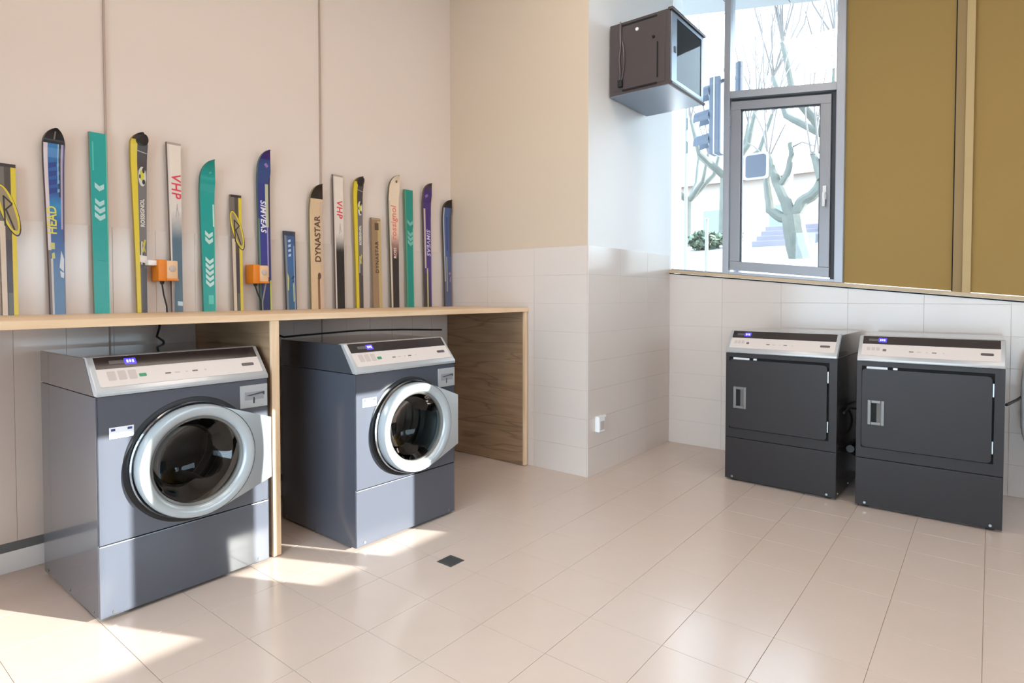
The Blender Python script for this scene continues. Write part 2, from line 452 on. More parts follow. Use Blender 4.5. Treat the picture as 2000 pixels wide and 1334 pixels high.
MB().box(0.04, 0.045, 0.892, 0.897, 2.80, ZH).build('gasket', M['gasket'], win)
slant('transom', .892, 1.655, 2.826, 2.882, 1.655, 0.0, .12, M['alu'], win, .12)
slant('bottom_rail', .892, 1.655, sill(1.655), sill(1.655) + .022, 1.655, 0.005, .12, M['alu'], win, .0985)
slant('bottom_rail', 1.703, YC, sill(1.703), sill(1.703) + .012, 1.703, 0.03, .10, M['alu'], win, .0985)
slant('head_rail', .892, YC, ZH - .12, ZH + .15, YC, 0.02, .12, M['alu'], win, .11)
# opening sash
sl = 0.105
sa = empty('sash', (0, 0, 0)); sa.parent = win
zb0, zt0 = 1.462, 2.800
def sbar(y0, y1, zb, zt, bev=.004):
    return slant('sash_rail', y0, y1, zb, zt, 1.648, .012, .075, M['alu_dark'], sa, .11, bev)
slant('sash_rail', .928, 1.648, zb0, 1.533, 1.648, .012, .075, M['alu_dark'], sa, .104)
slant('sash_rail', .928, 1.648, 2.735, zt0, 1.648, .012, .075, M['alu_dark'], sa, .118)
f1 = lambda y: 1.533 + .104 * (y - 1.648); f2 = lambda y: 2.735 + .118 * (y - 1.648)
for y0, y1 in ((1.572, 1.648), (.928, 1.0)):
    MB().prism([(y0, f1(y0)), (y1, f1(y1)), (y1, f2(y1)), (y0, f2(y0))], 'x', .012, .075, .004).build('sash_stile', M['alu_dark'], sa)
MB().prism([(1.0, f1(1.0)), (1.572, f1(1.572)), (1.572, f2(1.572)), (1.0, f2(1.0))], 'x', .045, .049).build('pane', M['pane'], sa)
gk = MB()
for (y0, y1) in ((1.0, 1.007), (1.565, 1.572)):
    gk.prism([(y0, f1(y0)), (y1, f1(y1)), (y1, f2(y1)), (y0, f2(y0))], 'x', .03, .06)
gk.prism([(1.0, f2(1.0)-.007), (1.572, f2(1.572)-.007), (1.572, f2(1.572)), (1.0, f2(1.0))], 'x', .03, .06)
gk.build('gasket', M['gasket'], sa)
hd = MB()
hd.box(-.006, .012, .950, .975, 1.955, 2.055, .004); hd.tube([(.0, .962, 2.0), (-.03, .962, 2.0), (-.035, .962, 1.985), (-.035, .962, 1.90)], .010, 10)
hd.build('handle', M['white_plastic'], sa, True)
MB().box(.0, .014, 1.648, 1.656, 2.60, 2.68, .002).build('hinge', M['alu_dark'], sa)
MB().box(.045, .049, 0.915, 1.655, 2.74, ZH - .1).build('pane', M['pane'], win)
MB().box(.055, .059, 1.703, YC, sill(1.703), ZH - .1).build('pane', M['pane'], win)
# dark reveal around sash
rv = MB()
rv.prism([(.892, sill(.892) + .02), (.928, sill(.928) + .02), (.928, 2.73), (.892, 2.73)], 'x', .04, .11)
rv.prism([(.892, 2.70), (1.655, 2.79), (1.655, 2.826), (.892, 2.736)], 'x', .05, .11)
rv.build('reveal', M['gasket'], win)
# sill ledge
struct(MB().prism([(YB, sill(YB) - .026), (YC, sill(YC) - .026), (YC, sill(YC)), (YB, sill(YB))], 'x', XQ - .018, XQ + .12, .003).build('window_sill', M['sill_wood']))
struct(MB().prism([(YB, sill(YB) - .036), (YC, sill(YC) - .036), (YC, sill(YC) - .027), (YB, sill(YB) - .027)], 'x', XQ - .002, XQ + .05).build('trim_4', M['gap']))  # black strip standing in for the shadow line under the sill
# mustard blinds over the rest of the glazing
b1 = MB().prism([(.155, sill(.155) + .004), (.834, sill(.834) + .004), (.834, ZC), (.155, ZC)], 'x', XQ + .02, XQ + .032).build('roller_blind', M['mustard'])
tag(b1, 'mustard yellow fabric blind between the grey window frame and the mustard post', 'blind', 'mustard blinds')
b2 = MB().prism([(YB, sill(YB) + .004), (.152, sill(.152) + .004), (.152, ZC), (YB, ZC)], 'x', XQ + .02, XQ + .032).build('roller_blind', M['mustard'])
tag(b2, 'mustard yellow fabric blind beyond the post, cut off by the edge of the picture', 'blind', 'mustard blinds')
pst = struct(empty('trim_5', (XQ, 0, 0)))
MB().prism([(.150, sill(.15)), (.200, sill(.2)), (.200, ZC), (.150, ZC)], 'x', .0, .018, .002).build('post_board', M['mustard_rail'], pst)
MB().prism([(.106, sill(.106)), (.150, sill(.15)), (.150, ZC), (.106, ZC)], 'x', -.015, .018, .002).build('post_board', M['mustard_pale'], pst)
MB().prism([(.200, sill(.2)), (.206, sill(.206)), (.206, ZC), (.200, ZC)], 'x', .010, .0185).build('joint', M['gap'], pst)
# glazing behind the blinds
MB().prism([(YB, sill(YB)), (.835, sill(.835)), (.835, ZC), (YB, ZC)], 'x', .07, .074).build('pane', M['pane'], win)
# lintel between the window head and the ceiling
struct(MB().prism([(Y0, 3.75), (.835, 3.82), (YC + .25, 3.96), (YC + .25, ZC + .2), (Y0, ZC + .2)], 'x', XQ + .02, XQ + .25).build('wall_lintel', M['paint_white']))

# ------------------------------------------------------------------ bench (worktop on panels)
ZU, ZD = 1.1365, 1.166
bench = tag(empty('ski_bench', (2.0, 2.674, 0)), 'long oak worktop on upright panels along the wall, bridging the two washing machines', 'counter')
def bpart(mb, name, m):
    o = mb.build(name, m, bench); o.location = (-2.0, -2.674, 0); return o
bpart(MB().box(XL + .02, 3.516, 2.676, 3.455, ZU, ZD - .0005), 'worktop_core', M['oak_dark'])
bpart(MB().box(XL + .02, 3.516, 2.666, 3.455, ZD - .0005, ZD + .001), 'worktop', M['oak_light'])
bpart(MB().box(XL + .02, 3.520, 2.660, 2.676, ZU, ZD, .0015), 'front_edging', M['oak_light'])
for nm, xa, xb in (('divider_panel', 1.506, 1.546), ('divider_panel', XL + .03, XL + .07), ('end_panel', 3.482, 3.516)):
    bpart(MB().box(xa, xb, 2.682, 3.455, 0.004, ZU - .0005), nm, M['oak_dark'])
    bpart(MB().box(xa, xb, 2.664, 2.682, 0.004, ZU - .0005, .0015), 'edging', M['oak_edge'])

# ------------------------------------------------------------------ laundry machines
WM, DM = 0.683, 0.681
Hc, Ht, Hs = 0.868, 1.012, 0.296
CX, CZ = 0.345, 0.565

def slope_pt(a, f, off=0.0):
    """point on the console slope; f 0..1 from its foot to its top edge"""
    y0, z0, y1, z1 = -.008, .886, .100, 1.014
    n = Vector((0, -(z1 - z0), (y1 - y0))); n.normalize()
    p = Vector((a, y0 + (y1 - y0) * f, z0 + (z1 - z0) * f)) + n * off
    return p
def slope_plate(name, a0, a1, f0, f1, off0, off1, m, parent, rnd=0.0, n=4):
    b = MB(); L = ((1.014 - .886) ** 2 + .108 ** 2) ** .5
    if rnd:
        rf = rnd / L; pts = []
        for (ca, cf, st) in ((a1 - rnd, f1 - rf, 0), (a0 + rnd, f1 - rf, 90), (a0 + rnd, f0 + rf, 180), (a1 - rnd, f0 + rf, 270)):
            for k in range(n + 1):
                t = R(st + 90 * k / n); pts.append((ca + rnd * math.cos(t), cf + rf * math.sin(t)))
    else: pts = [(a1, f1), (a0, f1), (a0, f0), (a1, f0)]
    lo = [b.bm.verts.new(slope_pt(a, f, off0)) for a, f in pts]; hi = [b.bm.verts.new(slope_pt(a, f, off1)) for a, f in pts]
    b.face(lo[::-1]); b.face(hi); q = len(pts)
    for i in range(q): b.face([lo[i], lo[(i+1) % q], hi[(i+1) % q], hi[i]])
    return b.build(name, m, parent)

def make_console(root, dry):
    c = MB().prism([(-.008, Hc + .002), (-.008, .886), (.100, 1.014), (.128, 1.016), (.150, 1.010), (.040, Hc + .002)], 'x', 0.001, WM - .001, .005).build('console', M['silver'], root, True)
    slope_plate('control_panel', .020, .664, .135, .985, -.002, .0015, M['panel_white'], c, .008)
    slope_plate('display_strip', .021, .663, .635, .975, .0005, .0025, M['panel_dark'], c, .002)
    if dry: d0, d1 = .050, .142
    else: d0, d1 = .070, .165
    slope_plate('display_window', d0, d1 - .03, .76, .86, .002, .0030, M['lcd_dim'], c, .003)
    slope_plate('lit_display', d1 - .042, d1, .72, .90, .002, .0034, M['lcd'], c, .003)
    for k in range(3):
        da = d1 - .034 + k * .010
        slope_plate('lit_segment', da, da + .006, .77 + .01 * (k % 2), .85, .0028, .0042, M['lcd_text'], c)
    gx0, gx1 = (.126, .144) if dry else (.160, .186)
    slope_plate('start_button', gx0, gx1, .34, .43, .001, .003, M['icon'] if dry else M['green'], c, .003)
    for k in range(3):
        w0 = (.052 if not dry else .045) + k * (.036 if not dry else .024)
        slope_plate('button', w0, w0 + (.028 if not dry else .018), .30 if not dry else .36, .56 if not dry else .50, .001, .0022, M['btn'], c, .004)
    for k, (ia, iw, m_) in enumerate(((.255, .022, 'icon'), (.292, .020, 'btn'), (.335, .008, 'btn'), (.362, .022, 'icon'), (.412, .008, 'btn'))):
        slope_plate('indicator', ia, ia + iw, .345, .385, .001, .0019, M[m_], c, .0015)
    slope_plate('badge', .578, .634, .36, .45, .001, .0030, M['badge'], c, .005)
    return c

def rrect(x0, x1, z0, z1, r, n=5):
    pts = []
    for cx, cz, st in ((x1 - r, z1 - r, 0), (x0 + r, z1 - r, 90), (x0 + r, z0 + r, 180), (x1 - r, z0 + r, 270)):
        for k in range(n + 1):
            t = R(st + 90 * k / n); pts.append((cx + r * math.cos(t), cz + r * math.sin(t)))
    return pts

def make_body(root, m, washer):
    b = MB()
    # sides, back, bottom: shell
    t = .004
    b.box(0, t, .004, DM, .012, Hc, .0015); b.box(WM - t, WM, .004, DM, .012, Hc, .0015)
    b.box(t, WM - t, DM - t, DM, .012, Hc); b.box(t, WM - t, .02, DM - t, .012, .02)
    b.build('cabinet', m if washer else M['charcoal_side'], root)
    # lid with sloped nose, behind the console
    MB().prism([(.020, Hc + .0025), (.118, 1.011), (DM, 1.011), (DM, Hc + .0025)], 'x', 0.0, WM, .003).build('top_lid', M['charcoal_lid'], root)
    MB().box(.002, WM - .002, .0, .016, .014, Hs - .002, .003).build('kick_panel', m, root)
    MB().box(.006, WM - .006, .012, .02, Hs - .004, Hs + .004).build('panel_joint', M['gap'], root)
    for k, (fx, fy) in enumerate(((.05, .05), (WM - .05, .05), (.05, DM - .05), (WM - .05, DM - .05))):
        MB().lathe([(.0, .0), (.022, .0), (.022, .010), (.012, .014), (0, .014)], (fx, fy), 'z', 14).build('foot', M['rubber'], root)
    for fx, fz in ((.05, .03), (WM - .05, .03)):
        MB().lathe([(0, -.002), (.007, -.002), (.007, .001)], (fx, fz), 'y', 10).build('screw', M['steel'], root)
    for fy, fz in ((.06, .03), (.34, .03), (DM - .05, .03)):
        for xx, s_ in ((0, -1), (WM, 1)):
            MB().lathe([(0, xx + s_ * .002), (.006, xx + s_ * .002), (.006, xx - s_ * .001)], (fy, fz), 'x', 10).build('screw', M['steel'], root)

def make_washer(name, loc, rz, label):
    root = tag(empty(name, loc, rz), label, 'washing machine', 'front loading washing machines')
    make_body(root, M['charcoal'], True)
    # front panel with round opening
    n = 64; b = MB(); ro = .205
    x0, x1, z0, z1 = .002, WM - .002, Hs + .003, Hc
    cin, cout, cback = [], [], []
    for k in range(n):
        t = 2 * math.pi * (k + .5) / n; c, s = math.cos(t), math.sin(t)
        cin.append(b.bm.verts.new((CX + ro * c, 0, CZ + ro * s))); cback.append(b.bm.verts.new((CX + ro * c, .02, CZ + ro * s)))
        q = min(((x1 - CX) / c if c > 0 else (x0 - CX) / c), ((z1 - CZ) / s if s > 0 else (z0 - CZ) / s))
        cout.append(b.bm.verts.new((CX + q * c, 0, CZ + q * s)))
    for k in range(n):
        k2 = (k + 1) % n
        b.face([cin[k], cout[k], cout[k2], cin[k2]]); b.face([cin[k2], cback[k2], cback[k], cin[k]])
    # corners
    for k in range(n):
        k2 = (k + 1) % n; p, q = cout[k].co, cout[k2].co
        if abs(p.x - q.x) > 1e-6 and abs(p.z - q.z) > 1e-6:
            cxn = x1 if max(p.x, q.x) > x1 - 1e-4 else x0; czn = z1 if max(p.z, q.z) > z1 - 1e-4 else z0
            b.face([cout[k], b.bm.verts.new((cxn, 0, czn)), cout[k2]])
    b.box(x0, x0 + .004, .0, .014, z0, z1); b.box(x1 - .004, x1, 0, .014, z0, z1); b.box(x0 + .004, x1 - .004, .0005, .014, z1 - .004, z1); b.box(x0 + .004, x1 - .004, .0005, .014, z0, z0 + .004)
    b.build('front_panel', M['charcoal'], root, False, True)
    # dark seal ring around the opening, widened to include the door's painted shadow
    MB().lathe([(.203, .002), (.240, -.003), (.256, -.004), (.262, -.001)], (CX, CZ), 'y', 64).build('seal_shadow_ring', M['seal_shadow'], root, True)
    MB().lathe([(.205, .015), (.196, .03), (.19, .07), (.20, .10)], (CX, CZ), 'y', 48).build('gasket', M['rubber_grey'], root, True)
    dr = MB()
    prof = [(.20, .10)] + [(.225 - (.012 if i % 2 else 0), .12 + .03 * i) for i in range(9)]
    dr.lathe(prof, (CX, CZ), 'y', 48); dr.disc((CX, CZ), .225, .40, 'y', 48)
    dr.lathe([(.08, .398), (.075, .375), (.0, .37)], (CX, CZ), 'y', 32)
    for a in (60, 180, 300):
        c, s = math.cos(R(a)), math.sin(R(a))
        dr.tube([(CX + .205 * c, .12, CZ + .205 * s), (CX + .19 * c, .25, CZ + .19 * s), (CX + .205 * c, .39, CZ + .205 * s)], .035, 8)
    dr.build('drum', M['drum'], root, True)
    # door: ring, hinge plate, glass bowl
    door = MB().lathe([(.184, -.040), (.186, -.062), (.192, -.073), (.204, -.079), (.221, -.083), (.229, -.080), (.233, -.071), (.234, -.040), (.228, -.006), (.195, -.006)], (CX, CZ), 'y', 72, close=True).build('door', M['door_silver'], root, True)
    pl = MB()
    r_ = .2325; arc = [69.5 - i * (69.5 + 75.6) / 20 for i in range(21)]
    edge = [(WM - .003, .690 - i * .28 / 20) for i in range(21)]
    def ring_(yf, ye):
        A = [pl.bm.verts.new((CX + r_ * math.cos(R(t)), yf, CZ + r_ * math.sin(R(t)))) for t in arc]
        B_ = [pl.bm.verts.new((x, ye, z)) for x, z in edge]; return A, B_
    A1, B1 = ring_(-.078, -.030); A0, B0 = ring_(-.003, -.003)
    for i in range(20):
        pl.face([A1[i], B1[i], B1[i+1], A1[i+1]]); pl.face([B1[i], B0[i], B0[i+1], B1[i+1]])
    pl.face([A1[0], A0[0], B0[0], B1[0]]); pl.face([A1[-1], B1[-1], B0[-1], A0[-1]])
    pl.build('hinge_plate', M['door_silver'], door, True)
    gl = MB(); gl.lathe([(.190, -.055), (.172, -.048), (.160, -.01), (.148, .04), (.125, .085), (.08, .108), (.03, .114), (.001, .115)], (CX, CZ), 'y', 48)
    gl.build('door_glass', M['bowl'], door, True)
    MB().lathe([(.191, -.058), (.184, -.062), (.176, -.056), (.174, -.040), (.190, -.038)], (CX, CZ), 'y', 64).build('inner_rim', M['handle_grey'], door, True)
    MB().lathe([(.240, -.012), (.244, -.020), (.240, -.028), (.236, -.020)], (CX, CZ), 'y', 64, close=True).build('door_trim', M['chrome'], door, True)
    # coin plate
    cp = MB().box(.550, .678, -.006, .001, .742, .846, .003).build('coin_plate', M['silver'], root)
    MB().box(.570, .660, -.0068, -.004, .778, .815, .001).build('coin_recess', M['alu_dark'], cp)
    MB().prism([(.575, .800), (.662, .812), (.662, .795), (.650, .803), (.590, .797)], 'y', -.0085, -.0062).build('coin_lip', M['gasket'], cp)
    MB().box(.610, .614, -.0085, -.005, .762, .790).build('coin_slot', M['gap'], cp)
    # sticker
    st = MB().box(.042, .126, -.0012, .0005, .703, .746).build('sticker', M['label_white'], root)
    MB().box(.048, .062, -.0020, -.001, .732, .741).build('emblem', M['label_blue'], st)
    MB().box(.104, .120, -.0020, -.001, .732, .741).build('emblem', M['label_blue'], st)
    make_console(root, False)
    return root

def make_dryer(name, loc, rz, label):
    root = tag(empty(name, loc, rz), label, 'tumble dryer', 'charcoal tumble dryers')
    make_body(root, M['charcoal_dry'], False)
    b = MB()
    x0, x1, z0, z1 = .002, WM - .002, Hs + .003, Hc
    dx0, dx1, dz0, dz1 = .026, .640, .360, .842
    b.box(x0, dx0, 0, .016, z0, z1); b.box(dx1, x1, 0, .016, z0, z1); b.box(dx0, dx1, 0, .016, z0, dz0); b.box(dx0, dx1, 0, .016, dz1, z1)
    b.build('front_panel', M['charcoal_dry'], root)
    MB().box(dx0, dx1, .012, .018, dz0, dz1).build('door_recess', M['gap'], root)
    door = MB().prism(rrect(.030, .630, .366, .826, .018), 'y', -.014, .010, .002).build('door', M['charcoal_dry'], root)
    hf = MB()
    for (a, c, zz0, zz1) in ((.060, .078, .500, .645), (.127, .145, .500, .645), (.078, .127, .500, .517), (.078, .127, .628, .645)):
        hf.box(a, c, -.022, -.013, zz0, zz1, .003)
    h = hf.build('handle', M['handle_grey'], door)
    MB().box(.078, .105, -.0150, -.0135, .517, .628).build('handle_slot', M['gap'], h)
    MB().prism([(.105, -.0145), (.127, -.0145), (.127, -.021), (.109, -.0145)], 'z', .517, .628).build('handle_grip', M['handle_grey'], h)
    for zz0, zz1 in ((.718, .790), (.415, .482)):
        MB().box(.6315, .6385, -.010, .012, zz0, zz1, .001).build('hinge', M['steel'], root)
    MB().box(.050, .155, .004, .012, .826, .839).build('sticker', M['label_white'], root)
    MB().box(.182, .204, .002, .012, .826, .838, .002).build('catch', M['white_plastic'], root)
    make_console(root, True)
    return root

w1 = make_washer('washing_machine', (.7807, 2.6401, 0), R(.61), 'washing machine near the left corner, left of the middle bench panel, its side showing in full light')
w1['label'] = 'charcoal washing machine under the near bench bay, with pale grey side and small sunlit strip'
w1.scale = (1.018, 1, 1)
w2 = make_washer('washing_machine', (1.796, 2.4122, 0), R(-.71), 'charcoal washing machine between the two bench panels, its front half in strong sun')
d1 = make_dryer('tumble_dryer', (4.0926, 1.4063, 0), R(-91.95), 'dark tumble dryer under the grey framed window, closest to the tiled recess')
d2 = make_dryer('tumble_dryer', (4.0551, .6176, 0), R(-89.4), 'dark tumble dryer under the mustard blinds, with black cable running from its side')

# ------------------------------------------------------------------ skis
C = srgb
mats_cache = {}
def cm(rgb, rough=.35, coat=.12):
    key = (rgb, rough)
    if key not in mats_cache:
        mats_cache[key] = mat('ski_%02x%02x%02x' % rgb, srgb(*rgb), rough, coat=coat, noise=(60, .05))
    return mats_cache[key]

YS0, YS1 = 3.418, 3.438      # front face: foot and top (skis lean back a little)
def ski(k, xc, ztop, wb, wt, kind, side, main, bands, label, shoulder=.08, curl=.07, tipm=None, tipz=None):
    """bands: (u0,u1,z0,z1,material); u -1..1 across, z metres above the bench"""
    h = ztop - ZD
    root = tag(empty('ski', (xc, YS0, ZD + .0015)), label, 'ski', 'row of cut skis on the bench')
    zs = h - shoulder if kind == 'tip' else h
    mats = [side, main] + [b[4] for b in bands] + ([tipm] if tipm else [])
    zb = {0.0, h}
    for i in range(1, 20): zb.add(h * i / 20)
    if kind == 'tip':
        for i in range(0, 15): zb.add(zs + shoulder * math.sin(math.pi / 2 * i / 14))
    for b in bands: zb.add(max(0, min(h, b[2]))); zb.add(max(0, min(h, b[3])))
    if tipz: zb.add(tipz - ZD)
    zl = sorted(zb); zl2 = [zl[0]]
    for z in zl[1:]:
        if z - zl2[-1] > .0012: zl2.append(z)
    zl2[-1] = h
    ul = sorted({-1.0, -.5, 0.0, .5, 1.0} | {b[0] for b in bands} | {b[1] for b in bands})
    def hw(z):
        if z <= zs or kind != 'tip': return (wb + (wt - wb) * (z / max(zs, .01)) ** 1.6) / 2
        return max(.004, wt / 2 * math.sqrt(max(0, 1 - ((z - zs) / shoulder) ** 2)))
    def yo(z):
        y = (YS1 - YS0) * z / h
        if kind == 'tip' and z > zs: y -= curl * (1 - math.sqrt(max(0, 1 - ((z - zs) / shoulder) ** 2)))
        if kind == 'tip' and z > zs - .1: y -= .012 * min(1, (z - zs + .1) / .1) ** 2
        return y
    th = .014
    bm = MB()
    rows_f, rows_b = [], []
    for z in zl2:
        w = hw(z); y = yo(z)
        rows_f.append([bm.bm.verts.new((u * w * .93, y, z)) for u in ul])
        rows_b.append([bm.bm.verts.new((u * w, y + th, z)) for u in ul])
    for i in range(len(zl2) - 1):
        zm = (zl2[i] + zl2[i+1]) / 2
        for j in range(len(ul) - 1):
            um = (ul[j] + ul[j+1]) / 2; mi = 1
            for q, b in enumerate(bands):
                if b[0] <= um <= b[1] and b[2] <= zm <= b[3]: mi = 2 + q
            if tipm and zm > tipz - ZD: mi = len(mats) - 1
            bm.mi = mi; bm.face([rows_f[i][j], rows_f[i][j+1], rows_f[i+1][j+1], rows_f[i+1][j]])
            bm.mi = 0; bm.face([rows_b[i][j+1], rows_b[i][j], rows_b[i+1][j], rows_b[i+1][j+1]])
        bm.mi = 0
        bm.face([rows_b[i][0], rows_f[i][0], rows_f[i+1][0], rows_b[i+1][0]])
        bm.face([rows_f[i][-1], rows_b[i][-1], rows_b[i+1][-1], rows_f[i+1][-1]])
    bm.mi = 0
    for j in range(len(ul) - 1):
        bm.face([rows_f[0][j+1], rows_f[0][j], rows_b[0][j], rows_b[0][j+1]])
        bm.face([rows_f[-1][j], rows_f[-1][j+1], rows_b[-1][j+1], rows_b[-1][j]])
    body = bm.build('ski_body', mats, root, False, False)
    root['_h'] = h
    return root, hw, yo

def ski_text(S, txt, size, u, z, col, up=True, shear=0.0, bold=.0003, spacing=1.0):
    root, hw, yo = S
    # lettering runs up (up=True, tops of letters toward -x) or down the ski
    y = yo(z); tilt = math.atan2(YS1 - YS0, root['_h'])
    m = Matrix.Translation((u * hw(z) * .93, y - .0012, z)) @ Matrix.Rotation(-tilt, 4, 'X') @ Matrix.Rotation(R(90), 4, 'X') @ Matrix.Rotation(R(90 if up else -90), 4, 'Z')
    return text_mesh('lettering', txt, size, cm(col, .4), root, m, .0007, shear, bold, spacing)

def ski_decal(S, name, polys, col, lift=.0008):
    """flat print: polygons in (x, z); arrow marks are one part each"""
    if name == 'arrow_mark' and len(polys) > 1:
        return [ski_decal(S, name, [p], col, lift) for p in polys]
    root, hw, yo = S
    b = MB()
    for poly in polys:
        lo = [b.bm.verts.new((x, yo(z) + .0006, z)) for x, z in poly]; hi = [b.bm.verts.new((x, yo(z) - lift, z)) for x, z in poly]
        b.face(lo[::-1]); b.face(hi); n = len(poly)
        for i in range(n): b.face([lo[i], lo[(i+1) % n], hi[(i+1) % n], hi[i]])
    return b.build(name, cm(col, .4), root)

def chevron(x, z, w, t, lean=.6):
    w *= 1.22; t *= 1.12
    """one arrow pointing up-left, like the printed marks"""
    return [(x - w, z + w * lean), (x, z), (x + w, z + w * lean * .75), (x + w, z + w * lean * .75 + t), (x, z + t), (x - w, z + w * lean + t)]
def oval(cx, cz, rx, rz, rot=0, n=28, part=(0, 360)):
    c, s = math.cos(R(rot)), math.sin(R(rot)); out = []
    for k in range(n):
        t = R(part[0] + (part[1] - part[0]) * k / n)
        x, z = rx * math.cos(t), rz * math.sin(t); out.append((cx + x * c - z * s, cz + x * s + z * c))
    return out
def ring_quads(cx, cz, rx, rz, t, rot=0, n=28):
    a = oval(cx, cz, rx, rz, rot, n); b = oval(cx, cz, rx - t, rz - t, rot, n)
    return [[a[i], a[(i+1) % n], b[(i+1) % n], b[i]] for i in range(n)]
def bar(p, q, w):
    dx, dz = q[0] - p[0], q[1] - p[1]; l = math.hypot(dx, dz); nx, nz = -dz / l * w / 2, dx / l * w / 2
    return [(p[0] + nx, p[1] + nz), (q[0] + nx, q[1] + nz), (q[0] - nx, q[1] - nz), (p[0] - nx, p[1] - nz)]

YEL, DRK, TEAL, PALE = (214, 192, 48), (62, 56, 58), (4, 152, 146), (190, 216, 212)
def zz(y, yb, yt, zt): return 8e-3 + (zt - ZD) * (yb - y) / (yb - yt)

# 1: yellow and black tail with oval emblem, nearest
def oval_ski(k, xc, zt, wb, wt, label, yb, yt, sc=1.0):
    Z = lambda y: zz(y, yb, yt, zt)
    top = zt - ZD
    S = ski(k, xc, zt, wb, wt, 'tail', cm((120, 108, 92)), cm((78, 68, 62)),
            [(-1, -.35, 0, top * .62, cm((206, 190, 170))), (-1, -.3, top * .62, top, cm((110, 104, 98))), (-.35, .42, 0, top * .50, cm((66, 56, 66))),
             (.42, 1, 0, top - .015, cm(YEL)), (-1, 1, top - .015, top, cm((52, 44, 42))), (-.2, .42, .0, .10, cm((92, 92, 84)))], label)
    hw = wt / 2; cz = top * .70
    ski_decal(S, 'emblem_ring', ring_quads(0.002, cz, hw * .84, top * .165, .009, 15), YEL, .0010)
    ski_decal(S, 'emblem_field', [oval(0.002, cz, hw * .64, top * .145, 15)], (150, 134, 104), .0006)
    ski_decal(S, 'emblem_letter', [bar((-.010, cz - .075 * sc), (-.014, cz + .06 * sc), .006), bar((-.014, cz + .058 * sc), (.016, cz + .025 * sc), .006),
                                   bar((.016, cz + .025 * sc), (-.010, cz - .005), .006), bar((-.006, cz - .002), (.022, cz - .09 * sc), .006)], (44, 36, 34), .0014)
    ski_decal(S, 'emblem_outline', ring_quads(0.003, cz - .004, hw * .90, top * .176, .006, 15), (48, 40, 36), .0004)  # dark printed outline around the oval
    return S
oval_ski(1, .694, 1.842, .060, .069, 'yellow and black square ended ski with oval emblem, nearest of the row', 613, 319)

# 2: blue with black tip
Z2 = lambda z: z - ZD
S = ski(2, .868, 2.028, .062, .090, 'tip', cm((52, 38, 42)),
        ramp_mat('ski_blue_fade', [(0, C(70, 104, 140)), (.30, C(58, 92, 140)), (.44, C(44, 84, 150)), (.52, C(40, 130, 180)), (.58, C(34, 78, 150)), (.74, C(28, 96, 160)), (.80, C(34, 110, 170))]),
        [(-1, -.62, .30, .80, cm((208, 196, 200))), (-1, -.72, 0, .30, cm((110, 96, 92))), (-.72, -.45, 0, .26, cm((186, 182, 178))),
         (.42, .62, .55, .80, cm((44, 42, 52))), (.30, .42, .62, .80, cm((120, 176, 214))), (.62, .82, .40, .80, cm((172, 160, 186))), (.82, 1, .34, .80, cm((74, 66, 104)))],
        'blue ski with rounded black tip, white side stripes and yellow lettering', .070, .040, cm((20, 18, 20), .6), 1.962)
ski_text(S, 'HEAD', .050, -.38, .44, (214, 206, 84), True, 0, .0008, 1.0)
ski_decal(S, 'dark_marks', [[(-.022, z), (.008, z + .012), (.008, z + .034), (-.022, z + .026)] for z in (.56, .60, .64, .68)], (30, 56, 128))
ski_decal(S, 'light_marks', [[(.010, z), (.018, z + .005), (.018, z + .02), (.010, z + .016)] for z in (.57, .61, .65, .69)], (110, 160, 205))
ski_decal(S, 'base_stripe', [[(-.022, .305), (-.006, .305), (-.006, .335), (-.022, .335)], [(-.018, .26), (-.006, .262), (-.008, .29), (-.018, .285)]], (188, 190, 110))
ski_decal(S, 'silver_swirl', [[(.010, .22), (.026, .20), (.028, .26), (.018, .30)], [(.014, .175), (.026, .17), (.027, .195), (.012, .205)]], (196, 204, 212))
ski_decal(S, 'tip_mark', [[(-.004, .815), (.002, .815), (.003, .85), (-.002, .85)]], (120, 110, 104))

# 3: teal tail
S = ski(3, 1.048, 2.052, .072, .078, 'tail', cm((112, 118, 98)), cm(TEAL), [(.90, 1, 0, .9, cm((120, 190, 160)))],
        'wide teal square ended ski with four pale arrow marks, beside the blue black tipped one')
ski_decal(S, 'arrow_mark', [chevron(.0, .60, .016, .022, .9)], (168, 206, 206))
ski_decal(S, 'arrow_mark', [chevron(.0, .455, .018, .020, .9), chevron(.0, .49, .018, .020, .9), chevron(.0, .525, .016, .020, .9)], (168, 206, 206))
ski_decal(S, 'faint_print', [bar((-.024, .70), (-.024, .84), .006)], (70, 186, 172))
ski_decal(S, 'screw_marks', [bar((-.012, .26), (.018, .257), .0015)], (20, 100, 96))

